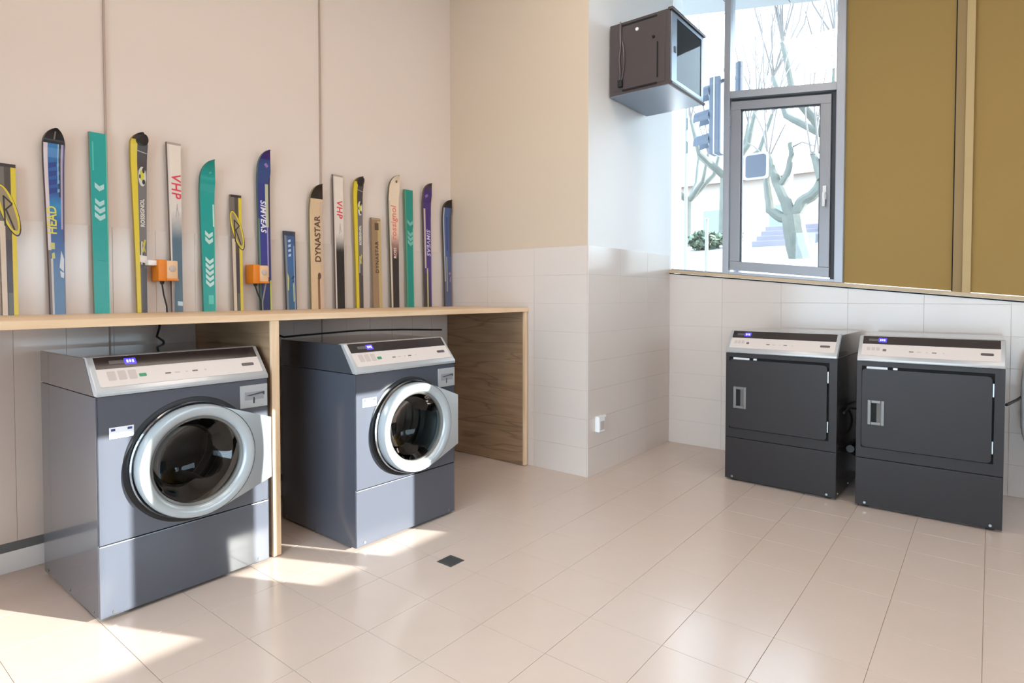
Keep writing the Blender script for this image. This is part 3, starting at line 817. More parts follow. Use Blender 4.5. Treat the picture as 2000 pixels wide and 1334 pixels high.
# 4 and 12: yellow and dark tips with white lettering
def dark_yellow(k, xc, zt, wb, wt, label, sc):
    h = zt - ZD
    S = ski(k, xc, zt, wb, wt, 'tip', cm((150, 128, 40)), cm((70, 62, 64)),
            [(-1, -.22, 0, h - .03, cm(YEL)), (-.22, .1, 0, .25 * h, cm((92, 80, 66))), (.55, 1, .25 * h, h - .25 * h, cm((96, 92, 96))), (-.22, 1, .40 * h, .80 * h, cm((112, 106, 106)))],
            label, .055, .05)
    ski_decal(S, 'tip_cap', [oval(.012, h - .032, wt * .34, .028)], (34, 30, 32), .0016)
    ski_text(S, 'ROSSIGNOL', .026 * sc, .38, .56 * h, (226, 222, 214), True, 0, .0006, 1.02)
    ski_decal(S, 'emblem', [oval(.014, .765 * h, .018, .055 * h)], (205, 204, 192))
    ski_decal(S, 'emblem_core', [oval(.012, .772 * h, .010, .030 * h)], (202, 196, 60), .0013)
    ski_decal(S, 'emblem_dots', [oval(.020, .80 * h, .006, .016 * h), oval(.020, .735 * h, .007, .014 * h), oval(.003, .765 * h, .004, .012 * h)], (44, 40, 44), .0016)
    ski_decal(S, 'lower_print', [bar((.008, .34 * h), (.020, .41 * h), .008), bar((.020, .34 * h), (.008, .40 * h), .004)], (196, 186, 70))
    ski_decal(S, 'lower_streak', [bar((.002, .27 * h), (.004, .40 * h), .006)], (206, 204, 198))
    ski_decal(S, 'tip_stripe', [bar((-.010, h - .085), (.036, h - .095), .004)], (176, 172, 176))
    return S
S = dark_yellow(4, 1.226, 2.083, .050, .086, 'yellow and dark grey ski with rounded tip, behind the white clip', 1.0)
ski_decal(S, 'white_tape', [[(-.006, .262), (.026, .254), (.026, .292), (-.006, .296)]], (226, 214, 208), .0018)

# 5 and 11: white tails fading to dark
def white_tail(k, xc, zt, wb, wt, label, darkcol, z_lo, z_hi):
    h = zt - ZD
    S = ski(k, xc, zt, wb, wt, 'tail', cm((98, 84, 76)), ramp_mat('ski_white_fade_%d' % k, [(0, darkcol), (z_lo, darkcol), (z_hi, C(214, 206, 200)), (.80, C(226, 214, 202))]),
            [(-1, -.72, 0, h, cm((212, 202, 196))), (-1, 1, h - .012, h, cm((170, 158, 146)))], label)
    ski_text(S, 'VHP', .066 if k == 5 else .060, .12, .745 * h, (216, 60, 78), False, .1, .0008, 1.15)
    ski_decal(S, 'grey_print', [bar((.002, .56 * h), (.010, .64 * h), .003), bar((.016, .57 * h), (.008, .63 * h), .003)], (168, 160, 158))
    return S
S = white_tail(5, 1.398, 2.073, .058, .076, 'white square ended ski with red letters, fading to blue grey below', C(76, 100, 116), .40, .56)
ski_decal(S, 'pale_patch', [[(.0, .035), (.026, .032), (.026, .055), (.0, .058)]], (190, 214, 228))  # pale blue patch near the foot

# 6: teal tip
def teal(k, xc, zt, wb, wt, kind, label):
    return ski(k, xc, zt, wb, wt, kind, cm((60, 110, 98)), cm((6, 150, 142)), [(.92, 1, 0, .6, cm((130, 190, 170)))], label, .11, .085)
S = teal(6, 1.568, 2.000, .073, .088, 'tip', 'teal ski with slanted pointed tip and long column of pale arrow marks')
ski_decal(S, 'arrow_mark', [chevron(.004, z, .017, .020, 1.0) for z in (.375, .408)], PALE)
ski_decal(S, 'arrow_mark', [chevron(.004, z, .018, .018, 1.0) for z in (.135, .167, .199, .231, .263)], PALE)
ski_decal(S, 'side_print', [bar((.031, .475), (.031, .60), .007)], (196, 224, 214))
ski_decal(S, 'square_print', [[(-.006, .04), (.022, .04), (.022, .09), (-.006, .09)]], (86, 190, 176))
ski_decal(S, 'tip_mark', [bar((.004, .77), (.016, .775), .01)], (90, 176, 160))

# 7
oval_ski(7, 1.733, 1.838, .058, .069, 'narrow yellow and brown square ended ski with oval emblem, beside the second orange box', 605, 380, .95)

# 8: navy tip
S = ski(8, 1.902, 2.118, .076, .086, 'tip', cm((70, 92, 84)), ramp_mat('ski_navy', [(0, C(40, 48, 96)), (.35, C(58, 58, 140)), (.7, C(52, 58, 128)), (.84, C(48, 70, 124))]),
        [(-1, -.80, 0, .55, cm((96, 132, 110))), (.20, .70, .50, .76, cm((186, 188, 160))), (.40, .62, .20, .50, cm((164, 156, 196))), (.78, 1, .0, .18, cm((190, 206, 96))), (.62, .78, .0, .50, cm((40, 40, 52))), (.70, 1, .5, .80, cm((60, 52, 70)))],
        'navy blue ski with tall pointed tip, white lettering and lime side stripe', .115, .070, cm((58, 36, 112)), 2.070)
ski_text(S, 'SIMVEAS', .047, -.22, .565, (226, 226, 240), False, .2, .0010, 1.12)
ski_decal(S, 'tip_emblem', [bar((.002, .88), (.020, .862), .016)], (150, 120, 190))

# 9: short blue tail
S = ski(9, 2.073, 1.656, .072, .082, 'tail', cm((58, 62, 76)), ramp_mat('ski_short_blue', [(0, C(62, 98, 128)), (.3, C(64, 104, 152)), (.45, C(66, 92, 136))]),
        [(-1, -.62, 0, .47, cm((122, 128, 136))), (.55, .80, .0, .40, cm((128, 150, 186))), (.80, 1, 0, .47, cm((62, 66, 84))), (-1, 1, .462, .5, cm((58, 66, 82)))],
        'short blue square ended ski, lowest of the row, right of the second orange box')
ski_decal(S, 'light_marks', [[(-.014, z), (.004, z + .004), (.004, z + .02), (-.014, z + .014)] for z in (.33, .36, .39, .42)], (172, 196, 224))
ski_decal(S, 'yellow_flash', [[(-.026, .12), (-.018, .12), (-.014, .20), (-.024, .23)], [(.012, .05), (.018, .05), (.018, .16), (.012, .17)]], (190, 192, 118))
ski_decal(S, 'dark_print', [bar((.006, .19), (.018, .21), .010), bar((.006, .17), (.018, .18), .006)], (40, 56, 92))

# 10: beige with black tip
S = ski(10, 2.258, 1.968, .100, .098, 'tip', cm((122, 112, 78)), cm((212, 184, 150)), [(.55, 1, 0, .70, cm((202, 176, 152))), (.05, .42, 0, .205, cm((136, 98, 78)))],
        'beige ski with black pointed tip and dark brown vertical lettering', .105, .068, cm((40, 31, 24), .6), 1.880)
ski_text(S, 'DYNASTAR', .058, .22, .455, (88, 62, 46), True, 0, .0010, 1.02)
ski_decal(S, 'brown_mark', [oval(.016, .215, .012, .022)], (100, 76, 58))

# 11
white_tail(11, 2.432, 2.062, .076, .082, 'white square ended ski with red letters and black lower half, beside the beige one', C(38, 34, 36), .40, .52)
# 12
dark_yellow(12, 2.592, 2.070, .062, .086, 'thin yellow and dark ski with rounded tip between white and brown square ended skis', .95)

# 13: brown tail
S = ski(13, 2.748, 1.806, .085, .085, 'tail', cm((128, 108, 84)), cm((150, 122, 92)), [(.3, 1, 0, .62, cm((186, 162, 112))), (-.35, .55, .555, .605, cm((88, 68, 54)))],
        'plain brown and tan square ended ski, second shortest of the row')
ski_text(S, 'DYNASTAR', .040, .05, .36, (84, 62, 46), True, 0, .0006, 1.15)
ski_decal(S, 'top_edge', [bar((-.04, .632), (.04, .632), .004)], (188, 166, 140))

# 14: white tip with red lettering
S = ski(14, 2.908, 2.128, .078, .106, 'tip', cm((92, 86, 66)), ramp_mat('ski_white_black', [(0, C(38, 28, 24)), (.38, C(38, 28, 24)), (.47, C(150, 110, 104)), (.56, C(222, 196, 178)), (.8, C(228, 208, 184))]),
        [(-1, -.70, 0, .78, cm((206, 192, 172))), (-.70, -.55, 0, .45, cm((160, 150, 138)))],
        'white ski with curled tip, faint red lettering and black lower half', .110, .060)
ski_text(S, 'rossignol', .068, -.05, .62, (222, 128, 108), True, .1, .0008, 1.02)
ski_text(S, 'ROSS', .034, .12, .40, (232, 206, 196), True, 0, .0006, 1.0)
ski_decal(S, 'tip_mark', [bar((.002, .915), (.014, .925), .016)], (110, 104, 92))

# 15: teal tail
S = ski(15, 3.058, 2.048, .074, .085, 'tail', cm((86, 122, 96)), cm((12, 134, 122)), [(-1, -.78, 0, .88, cm((92, 150, 120))), (.82, 1, 0, .6, cm((110, 180, 160)))],
        'narrow teal square ended ski between the white tipped and purple tipped skis')
ski_decal(S, 'arrow_mark', [chevron(.006, z, .022, .022, .9) for z in (.46, .495, .53, .61)], (112, 178, 166))

# 16: purple tip
S = ski(16, 3.240, 2.118, .076, .092, 'tip', cm((84, 70, 58)), ramp_mat('ski_purple', [(0, C(46, 40, 58)), (.3, C(70, 50, 120)), (.6, C(60, 38, 112)), (.85, C(62, 36, 104))]),
        [(-.85, -.45, .30, .76, cm((196, 178, 164))), (-.35, .02, 0, .30, cm((188, 176, 118))), (-.9, -.35, .0, .26, cm((56, 48, 54))), (.80, 1, 0, .7, cm((110, 92, 150)))],
        'dark purple ski with pointed tip, beige side stripe and white lettering', .085, .050, cm((66, 52, 60)), 2.078)
ski_text(S, 'SIMVEAS', .050, .18, .50, (206, 196, 226), False, .2, .0008, 1.12)
ski_decal(S, 'tip_emblem', [bar((-.024, .85), (.0, .865), .02)], (132, 110, 170))

# 17: last, blue grey
S = ski(17, 3.459, 2.018, .076, .104, 'tip', cm((72, 58, 52)), ramp_mat('ski_blue_grey', [(0, C(88, 96, 120)), (.25, C(78, 84, 116)), (.45, C(74, 92, 140)), (.8, C(66, 88, 138))]),
        [(-1, -.72, .2, .79, cm((168, 176, 180))), (-.25, .1, .45, .72, cm((52, 66, 118))), (.55, 1, .40, .79, cm((70, 76, 88))), (-.5, -.1, .12, .40, cm((140, 140, 128)))],
        'blue grey ski with black pointed tip, last of the row by the room corner', .08, .050, cm((34, 27, 24), .6), 1.958)
ski_decal(S, 'lilac_print', [bar((.010, .26), (.030, .27), .018), bar((.022, .20), (.030, .24), .010)], (150, 120, 160))

# ------------------------------------------------------------------ orange wall boxes and their cables
def wall_box(loc, label, clip):
    r = tag(empty('wall_box', loc), label, 'box', 'orange boxes on the ski wall')
    MB().box(0, .040, .0, .096, 0, .112, .006).build('housing', M['orange'], r, True)
    MB().box(.040, .098, .004, .060, .010, .108, .008).build('front_face', M['orange_glare'], r, True)  # printed box front, its orange paled in colour for glossy glare
    MB().lathe([(0, -.001), (.014, -.001), (.017, .001), (.017, .02)], (.070, .066), 'y', 20).build('dial', M['btn'], r, True)
    MB().box(.040, .100, .001, .062, .002, .014, .003).build('lower_lip', M['orange'], r)
    MB().lathe([(0, -.016), (.008, -.016), (.011, -.004), (.011, .004), (0, .004)], (.030, .035), 'z', 14).build('cable_gland', M['rubber'], r, True)
    if clip: MB().box(-.040, .004, .02, .07, .080, .108, .006).build('clip', M['white_plastic'], r, True)
    return r
wall_box((1.283, 3.362, 1.331), 'orange wall box with white clip, between yellow ski and white ski', True)
wall_box((1.793, 3.362, 1.326), 'orange wall box between narrow yellow ski and tall navy ski', False)
c_ = MB(); c_.tube([(1.313, 3.397, 1.316), (1.320, 3.397, 1.26), (1.335, 3.40, 1.20), (1.340, 3.41, 1.1675)], .0042, 8)
tag(c_.build('power_cable', M['cable'], None, True), 'black cable dropping from the first orange box to the bench', 'cable')
c_ = MB(); c_.tube([(1.823, 3.397, 1.310), (1.836, 3.397, 1.27), (1.858, 3.40, 1.225), (1.862, 3.405, 1.1675)], .0042, 8)
tag(c_.build('power_cable', M['cable'], None, True), 'black cable dropping from the second orange box to the bench', 'cable')
c_ = MB(); c_.tube([(1.885, 3.39, 1.330), (1.876, 3.395, 1.27), (1.868, 3.40, 1.22), (1.872, 3.405, 1.1675)], .004, 8)
tag(c_.build('grey_cable', M['cable_grey'], None, True), 'thin grey cable beside the black one under the second orange box', 'cable')
c_ = MB(); c_.tube([(1.375, 3.40, 1.337), (1.372, 3.405, 1.26), (1.376, 3.41, 1.1675)], .004, 8)
tag(c_.build('grey_cable', M['cable_grey'], None, True), 'thin grey cable beside the black one under the first orange box', 'cable')
c_ = MB(); c_.tube([(1.318, 3.44, 1.134), (1.312, 3.44, 1.08), (1.292, 3.42, 1.04), (1.30, 3.36, 1.02), (1.31, 3.345, .95), (1.31, 3.345, .80)], .006, 8)
tag(c_.build('power_cable', M['cable'], None, True), 'black cable hanging below the bench behind the near washing machine', 'cable')
c_ = MB(); c_.tube([(1.56, 3.44, 1.055), (1.75, 3.43, 1.03), (1.92, 3.43, 1.002), (1.98, 3.43, 1.014), (2.02, 3.43, .998), (2.3, 3.44, 1.005), (2.6, 3.44, 1.012), (3.0, 3.44, 1.0), (3.4, 3.44, .98)], .006, 8)
tag(c_.build('supply_hose', M['cable'], None, True), 'dark hose running along the wall behind the sunlit washing machine', 'hose')

# ------------------------------------------------------------------ wall cabinet for network gear
rk = tag(empty('wall_cabinet', (3.806, 2.149, 2.668)), 'black network cabinet with glass door hung high beside the window', 'cabinet')
RW, RD, RH = .580, .450, .498
b = MB()
b.box(0, .012, -RD, 0, 0, RH, .003); b.box(RW - .012, RW, -RD, 0, 0, RH, .003); b.box(.012, RW - .012, -.012, 0, 0, RH)
b.box(.012, RW - .012, -RD, -.012, RH - .012, RH); b.build('body', M['rack'], rk)
MB().box(.002, RW - .002, -RD + .004, -.002, -.004, .010, .003).build('bottom_plate', M['rack_metal'], rk)  # underside toned blue-grey, a reflection put into its colour
MB().box(-.006, RW + .004, -RD - .022, -RD + .012, RH - .012, RH + .006, .003).build('top_lip', M['rack'], rk)
MB().tube([(-.004, -RD - .008, .004), (RW + .004, -RD - .008, .004)], .014, 12).build('bottom_lip', M['rack'], rk, True)
sp = MB().box(-.004, .0, -RD + .03, -.03, .025, RH - .025, .0015).build('side_panel', M['rack'], rk)
MB().box(-.0065, -.003, -RD + .08, -RD + .09, .06, RH - .20).build('panel_groove', M['gap'], sp)
MB().box(-.006, -.003, -.36, -.10, .018, .030).build('vent_slot', M['gap'], sp)
MB().box(-.006, -.003, -.36, -.10, RH - .032, RH - .020).build('vent_slot', M['gap'], sp)
MB().lathe([(0, -.010), (.011, -.009), (.013, -.003)], (-.213, .421), 'x', 16).build('white_button', M['white_plastic'], rk, True)
MB().lathe([(0, -.014), (.009, -.013), (.010, -.003)], (-.336, .336), 'x', 14).build('lock', M['gap'], rk, True)
MB().box(-.016, -.002, -.098, -.078, .33, .485, .003).build('cable_cover', M['rack'], rk)
cb = MB()
cb.tube([(-.010, -.088, .50), (-.012, -.087, .40), (-.014, -.092, .33), (-.012, -.08, .24), (-.014, -.09, .15), (-.012, -.086, .09), (-.012, -.085, .06)], .006, 8)
cb.tube([(-.010, -.105, .36), (-.014, -.118, .27), (-.014, -.120, .20), (-.012, -.105, .12), (-.012, -.092, .08)], .005, 8)
cb.build('side_cable', M['badge'], rk, True)
MB().box(-.030, -.002, -.108, -.075, .045, .095, .006).build('cable_plug', M['rubber'], rk)
dr = MB()
for q in ((.010, .095, .020, RH - .016), (RW - .050, RW - .010, .020, RH - .016)):
    dr.box(q[0], q[1], -RD - .010, -RD + .004, q[2], q[3], .002)
dr.box(.095, RW - .050, -RD - .010, -RD + .004, .020, .045, .001); dr.box(.095, RW - .050, -RD - .010, -RD + .004, RH - .040, RH - .016, .001)
dd = dr.build('door', M['rack_metal'], rk)
MB().box(.095, RW - .050, -RD - .005, -RD - .002, .045, RH - .040).build('door_glass', M['smoked'], dd)
MB().box(.050, .075, -RD - .014, -RD - .009, .22, .26, .002).build('door_lock', M['signal'], dd)
MB().box(.060, RW - .04, -.32, -.05, .245, .250).build('shelf', M['white_plastic'], rk)
MB().box(.10, .34, -.30, -.12, .32, .37, .004).build('switch_box', M['white_plastic'], rk)
for xx in (.03, RW - .05):
    MB().box(xx, xx + .02, -.40, -.385, .02, RH - .02).build('mounting_rail', M['rack_in'], rk)

# ------------------------------------------------------------------ outlet, drain, fixture at the edge, dryer cables
ol = tag(empty('power_outlet', (3.62, YC, .30)), 'small white power outlet box low on the tiled recess wall', 'outlet')
MB().box(0, .080, -.035, 0, 0, .110, .005).build('outlet_box', M['white_plastic'], ol)
MB().box(.012, .068, -.039, -.034, .015, .075, .003).build('cover_flap', M['btn'], ol)
MB().box(.080, .13, -.016, 0, .090, .106, .002).build('cable_duct', M['white_plastic'], ol)

dn = tag(empty('floor_drain', (drain_xy[0], drain_xy[1], 0.0)), 'square grey metal floor drain set in the pale floor tiles', 'drain')
s_ = .046
fb = MB()
for q in ((-s_, s_, -s_, -s_ + .008), (-s_, s_, s_ - .008, s_), (-s_, -s_ + .008, -s_ + .008, s_ - .008), (s_ - .008, s_, -s_ + .008, s_ - .008)):
    fb.box(q[0], q[1], q[2], q[3], -.003, .0022, .0005)
fb.build('frame', M['drain'], dn)
MB().box(-s_ + .006, s_ - .006, -s_ + .006, s_ - .006, -.003, .0008).build('drain_well', M['gap'], dn)
for i in range(7):
    x_ = -s_ + .0125 + i * .0115
    MB().box(x_ - .0042, x_ + .0042, -s_ + .008, s_ - .008, .0004, .0018).build('grate_bar', M['drain'], dn)

fx = tag(empty('wall_fixture', (4.56, -.40, .29)), 'white rounded wall fixture cut off by the picture edge, past the second dryer', 'fixture')
b = MB(); b.lathe([(0, .0), (.12, .004), (.19, .03), (.235, .09), (.255, .20), (.258, .45), (.25, .58), (.22, .63), (.15, .66), (0, .665)], (0, 0), 'z', 40)
bmesh.ops.scale(b.bm, vec=(.34, 1, 1), verts=b.bm.verts); b.build('tank', M['white_plastic'], fx, True)
MB().box(.07, .285, -.06, .06, .25, .40, .004).build('wall_bracket', M['alu'], fx)

c_ = MB(); c_.tube([(4.36, -.075, .640), (4.42, -.10, .648), (4.5, -.125, .655), (4.62, -.155, .665), (4.78, -.20, .66), (4.845, -.22, .64)], .008, 8)
tag(c_.build('power_cable', M['cable'], None, True), 'black cable leading off the side of the second dryer', 'cable')
def loop(name, pts, r, label, cat):
    c_ = MB(); c_.tube(pts, r, 8); return tag(c_.build(name, M['cable'], None, True), label, cat)
loop('dryer_cable', [(4.16, .70, .53), (4.28, .69, .545), (4.42, .66, .52), (4.6, .66, .515), (4.79, .66, .51), (4.845, .65, .50)], .007, 'black cable bridging the gap between the two dryers, above the loop', 'cable')
cir = [(4.5 + .07 * math.cos(t), .662 + .030 * math.cos(t), .415 + .085 * math.sin(t)) for t in [2 * math.pi * i / 24 for i in range(24)]]
loop('coiled_cable', cir + [cir[0]], .007, 'coil of black cable hanging in the gap between the dryers', 'cable')
loop('exhaust_hose', [(4.22, .672, .30), (4.36, .668, .25), (4.5, .665, .225), (4.65, .665, .22), (4.84, .665, .22)], .024, 'thick black hose low in the gap between the dryers', 'hose')

# ------------------------------------------------------------------ outside
gz = lambda x: 1.0 + .16 * (min(x, 14) - 5.1)
b = MB()
gx = [5.101, 8, 11, 14, 20, 45]
for a, c in zip(gx, gx[1:]):
    vs = [b.bm.verts.new(p) for p in ((a, -30, gz(a)), (c, -30, gz(c)), (c, 40, gz(c)), (a, 40, gz(a)))]
    b.face(vs)
bmesh.ops.remove_doubles(b.bm, verts=b.bm.verts, dist=.001)
struct(b.build('street_ground', M['street']))
b = MB(); b.box(-30, 5.1, -40, -2.72, -.25, -.05); struct(b.build('yard_ground', M['street']))

# soffit outside, boards running away from the facade
so = struct(empty('soffit', (0, 0, 0)))
for k in range(9):
    ya = 4.2 - k * .62; yb_ = ya - .61
    f = lambda y: 4.46 + .18 * (y - 2.2)
    MB().prism([(yb_, f(yb_)), (ya, f(ya)), (ya, f(ya) + .1), (yb_, f(yb_) + .1)], 'x', 5.12, 6.95).build('soffit_panel', M['soffit'], so)

# plane trees
def branch_tree(name, label, base, polys, radii, tw, moss=True):
    r = tag(empty(name, base), label, 'tree', 'bare trees in the street')
    b = MB()
    for pts, rr in zip(polys, radii):
        pts = [Vector(p) - Vector(base) for p in pts]
        q = [pts[0]]
        for a, c in zip(pts, pts[1:]):
            q += [(a * 2 + c) / 3 + Vector((random.uniform(-.015, .015),) * 3), (a + c * 2) / 3 + Vector((random.uniform(-.015, .015),) * 3), c]
        n = len(q); b.tube(q, [rr[0] + (rr[1] - rr[0]) * i / (n - 1) for i in range(n)], 10)
    b.build('trunk', M['bark'], r, True)
    t = MB()
    for pts, rr in tw:
        pts = [Vector(p) - Vector(base) for p in pts]
        t.tube(pts, [rr * (1 - .5 * i / (len(pts) - 1)) for i in range(len(pts))], 6)
    t.build('branches', M['twig'], r, True)
    return r
X = 10.5
def V(L_, dx=0): return [(X + dx * i / max(1, len(L_) - 1), y, z) for i, (y, z) in enumerate(L_)]
trunk = [(2.40, gz(10.5) - .05), (2.46, 2.02), (2.51, 2.25), (2.55, 2.54)]
tw = []
for L_, dx in (([(2.94, 3.55), (3.07, 4.06), (3.24, 4.39), (3.34, 4.9)], .4), ([(2.94, 3.55), (2.97, 4.21), (2.98, 5.39), (3.05, 5.91)], -.3), ([(2.93, 3.55), (2.79, 4.68), (2.68, 5.4), (2.62, 6.0)], .3),
               ([(2.92, 3.55), (2.71, 3.91), (2.62, 4.0)], -.2), ([(2.98, 3.55), (3.19, 3.78), (3.34, 3.89)], .2), ([(2.28, 3.5), (2.4, 4.1), (2.44, 4.44), (2.49, 5.02)], .4),
               ([(2.17, 3.5), (2.25, 4.48), (2.12, 5.41), (2.04, 5.78)], -.3), ([(2.24, 3.5), (2.18, 4.3), (2.08, 5.16)], .2), ([(2.57, 3.66), (2.42, 3.72), (2.24, 3.63)], 0),
               ([(2.98, 4.3), (3.1, 4.9), (3.3, 5.5)], .2), ([(2.79, 4.6), (2.7, 4.9), (2.5, 5.3)], .2), ([(2.97, 4.9), (2.86, 5.3), (2.84, 5.8)], -.2), ([(2.2, 4.1), (2.33, 4.5), (2.36, 5.2)], .2)):
    tw.append((V(L_, dx), .016))
branch_tree('plane_tree', 'pollarded bare tree with thick mossy trunk seen through the opening sash', (10.5, 2.42, gz(10.5)),
            [V(trunk), V([(2.55, 2.50), (2.73, 2.54), (2.92, 2.69), (2.96, 2.94), (3.0, 3.24), (2.97, 3.45)], .2), V([(2.55, 2.50), (2.65, 2.78), (2.76, 3.04), (2.86, 3.31), (2.94, 3.57)]),
             V([(2.76, 3.05), (2.62, 3.27), (2.56, 3.52), (2.58, 3.72)], -.1), V([(2.55, 2.50), (2.42, 2.76), (2.23, 2.9), (2.13, 3.09), (2.09, 3.5)], .1), V([(2.13, 3.09), (2.22, 3.35), (2.30, 3.56)], .2)],
            [(.19, .17), (.095, .05), (.10, .06), (.06, .035), (.10, .08), (.07, .05)], tw)
def rand_tree(name, label, base, h, seed):
    rnd = random.Random(seed); B = Vector(base); polys, rads, tws = [], [], []
    fork = B + Vector((0, 0, h * .3)); polys.append([B, B + Vector((.03, .03, h * .15)), fork]); rads.append((h * .022, h * .018))
    for k in range(5):
        a = 2 * math.pi * k / 5 + rnd.uniform(-.4, .4); e = fork + Vector((math.cos(a) * h * .16, math.sin(a) * h * .16, h * rnd.uniform(.18, .26)))
        m_ = fork.lerp(e, .5) + Vector((math.cos(a) * h * .04, math.sin(a) * h * .04, -h * .02))
        polys.append([fork, m_, e]); rads.append((h * .013, h * .007))
        for q in range(5):
            d = Vector((rnd.uniform(-.12, .12), rnd.uniform(-.12, .12), rnd.uniform(.2, .42))) * h
            tws.append(([e, e + d * .5 + Vector((rnd.uniform(-.03, .03), rnd.uniform(-.03, .03), 0)) * h, e + d], h * .0032))
    return branch_tree(name, label, base, polys, rads, tws)
rand_tree('plane_tree', 'slim bare tree farther up the street beyond the mossy one', (19, 6.6, gz(19)), 8.5, 3)
rand_tree('plane_tree', 'distant bare tree seen through the narrow fixed pane', (22, 9.0, gz(22)), 8.0, 5)
rand_tree('plane_tree', 'distant bare tree half hidden by the grey frame and blind', (13.5, 2.62, gz(13.5)), 7.0, 9)

# traffic signal
tsg = tag(empty('traffic_signal', (7.0, 2.54, 2.90)), 'grey traffic signal head with visors seen through the narrow pane', 'traffic light')
MB().box(-.09, .09, -.065, .060, 0, .88, .01).build('signal_head', M['signal'], tsg)
MB().box(-.094, .094, -.010, .006, -.006, .886, .002).build('head_seam', M['signal_edge'], tsg)
for k in range(3):
    zc = .16 + k * .28
    v_ = MB(); n_ = 14; rA = .105
    A = [(rA * math.cos(R(-20 + 220 * i / n_)), zc + rA * math.sin(R(-20 + 220 * i / n_))) for i in range(n_ + 1)]
    lo = [v_.bm.verts.new((a, .060, z)) for a, z in A]; hi = [v_.bm.verts.new((a, .24, z - .02)) for a, z in A]
    for i in range(n_): v_.face([lo[i], lo[i+1], hi[i+1], hi[i]])
    o = v_.build('visor', M['signal'], tsg)
    md = o.modifiers.new('solid', 'SOLIDIFY'); md.thickness = .006
    MB().lathe([(0, .066), (.09, .066), (.10, .058)], (0, zc), 'y', 20).build('lens', M['far_pane'], tsg)
MB().tube([(0, -.06, .84), (0, -.2105, .84)], .022, 8).build('bracket', M['signal'], tsg)
pl_ = tag(empty('signal_pole', (7.0, 2.28, gz(7.0))), 'grey pole end and bracket arm holding the traffic signal', 'pole')
MB().tube([(0, 0, 0), (0, 0, 3.86 - gz(7.0))], .048, 12).build('shaft', M['signal'], pl_)
MB().lathe([(.05, 3.84 - gz(7.0)), (.05, 3.90 - gz(7.0)), (.0, 3.92 - gz(7.0))], (0, 0), 'z', 12).build('pole_cap', M['signal'], pl_)
sg = tag(empty('street_sign', (6.9, 2.06, 2.54)), 'square dark street sign panel with pale border seen inside the sash', 'sign')
MB().prism(rrect(-.13, .13, 0, .29, .03), 'x', -.012, .012, .003).build('sign_panel', M['signal_edge'], sg)
MB().prism(rrect(-.108, .108, .022, .268, .03), 'x', -.016, -.011, .001).build('sign_face', M['signal'], sg)
MB().tube([(.02, .04, .25), (.02, .18, .25)], .015, 8).build('sign_arm', M['signal'], sg)
for k, (yy, xx, zt_, lb) in enumerate(((2.905, 7.0, 3.9, 'tall thin pale post outside the narrow pane'), (2.645, 7.0, 2.15, 'short pale post outside the narrow pane, nearer the grey mullion'))):
    p = tag(empty('street_post', (xx, yy, gz(xx))), lb, 'post', 'pale posts on the pavement')
    MB().tube([(0, 0, 0), (0, 0, zt_ - gz(xx))], .020, 10).build('shaft', M['pole'], p)
    MB().lathe([(.024, zt_ - gz(xx) - .01), (.024, zt_ - gz(xx) + .01), (0, zt_ - gz(xx) + .025)], (0, 0), 'z', 10).build('cap', M['pole'], p)

# street lamp seen above the transom
lp = tag(empty('street_lamp', (17.5, 4.3, gz(17.5))), 'thin street lamp with flat hood seen above the transom', 'lamp post')
MB().tube([(0, 0, 0), (0, 0, 9.6)], .06, 10).build('post', M['pole'], lp)
MB().lathe([(.0, 8.05), (.10, 8.0), (.34, 7.80), (.36, 7.72), (.0, 7.72)], (0, 0), 'z', 18).build('lamp_hood', M['pole'], lp, True)

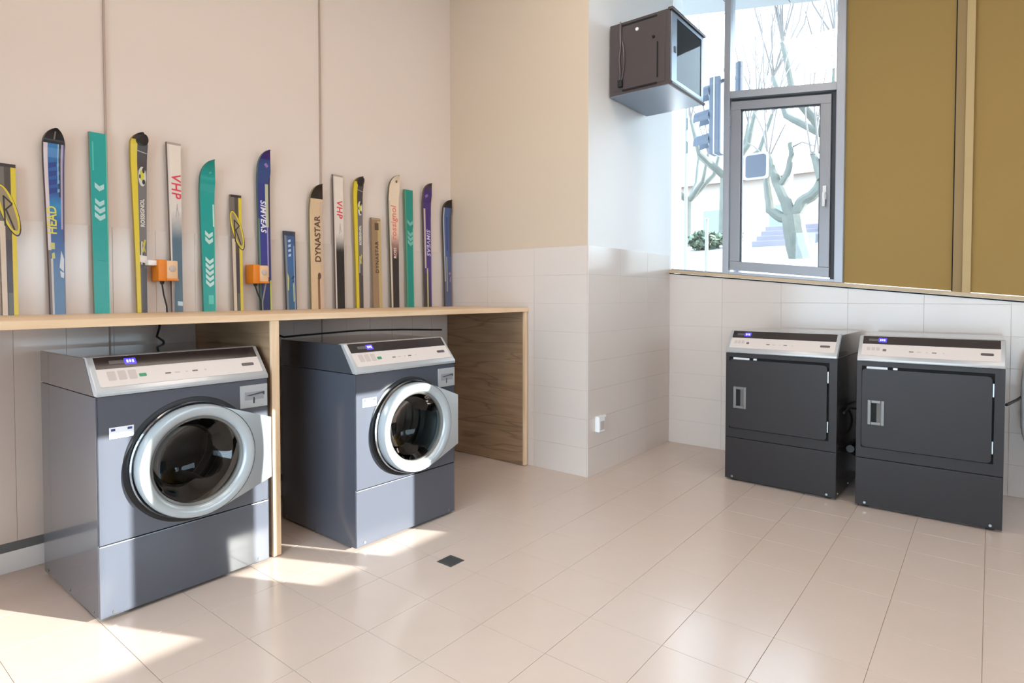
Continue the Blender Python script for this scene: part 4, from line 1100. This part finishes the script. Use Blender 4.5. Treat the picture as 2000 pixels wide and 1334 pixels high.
# shrubs
def shrub(name, label, base, rx, ry, rz, n, seed):
    rnd = random.Random(seed); r = tag(empty(name, base), label, 'bush', 'shrubs across the street')
    b = MB()
    for i in range(n):
        u = rnd.uniform(-1, 1); t = rnd.uniform(0, 2 * math.pi); q = rnd.uniform(.35, 1) ** .5
        w = math.sqrt(1 - u * u); c = Vector((rx * q * w * math.cos(t), ry * q * w * math.sin(t), rz * (1 + q * u)))
        d1 = Vector((rnd.uniform(-1, 1), rnd.uniform(-1, 1), rnd.uniform(-1, 1))).normalized() * .09
        d2 = d1.cross(Vector((rnd.uniform(-1, 1), rnd.uniform(-1, 1), 1))).normalized() * .045
        b.face([b.bm.verts.new(c - d1), b.bm.verts.new(c + d2), b.bm.verts.new(c + d1), b.bm.verts.new(c - d2)])
    o = b.build('foliage', M['leaf'], r, False, False); o['kind'] = 'stuff'
    s = MB()
    for i in range(7):
        a = 2 * math.pi * i / 7
        s.tube([(0, 0, -.05), (rx * .3 * math.cos(a), ry * .3 * math.sin(a), rz * .7), (rx * .6 * math.cos(a), ry * .6 * math.sin(a), rz * 1.4)], [.03, .02, .008], 6)
    s.build('stems', M['twig'], r)
    return r
shrub('shrub', 'leafy shrub across the street below the traffic signal', (13, 4.95, gz(13)), .5, .38, .20, 500, 1)
shrub('shrub', 'dark shrub beside the stone steps, behind the sash frame', (12.0, 4.02, gz(12.0)), .20, .16, .30, 420, 2)
shrub('shrub', 'low shrub behind the pollarded tree trunk', (14.8, 2.4, gz(14)), .4, .35, .22, 500, 4)

# stone steps across the street
st = tag(empty('stone_steps', (13.0, 3.55, gz(13))), 'low pale grey stone steps across the street left of the trunk', 'steps')
for k in range(4):
    MB().box(k * .32, k * .32 + .34, -.75, .40, k * .13 - .06, k * .13 + .125, .012).build('step', M['stone_grey'], st)

# house far up the street
hs = tag(empty('house', (30, 11, gz(30))), 'pale rendered house far behind the trees up the street', 'building')
MB().box(0, 7, -5, 5, -.2, 4.4).build('wall', M['render_far'], hs)
MB().prism([(-5.4, 4.4), (5.4, 4.4), (0, 6.0)], 'x', -.3, 7.3).build('roof', M['render_far'], hs)
for yy in (-3.2, 0, 3.2):
    w_ = MB().box(-.06, .02, yy - .6, yy + .6, 1.6, 3.2).build('window', M['white_plastic'], hs)
    MB().box(-.08, -.05, yy - .5, yy + .5, 1.7, 3.1).build('pane', M['far_pane'], w_)
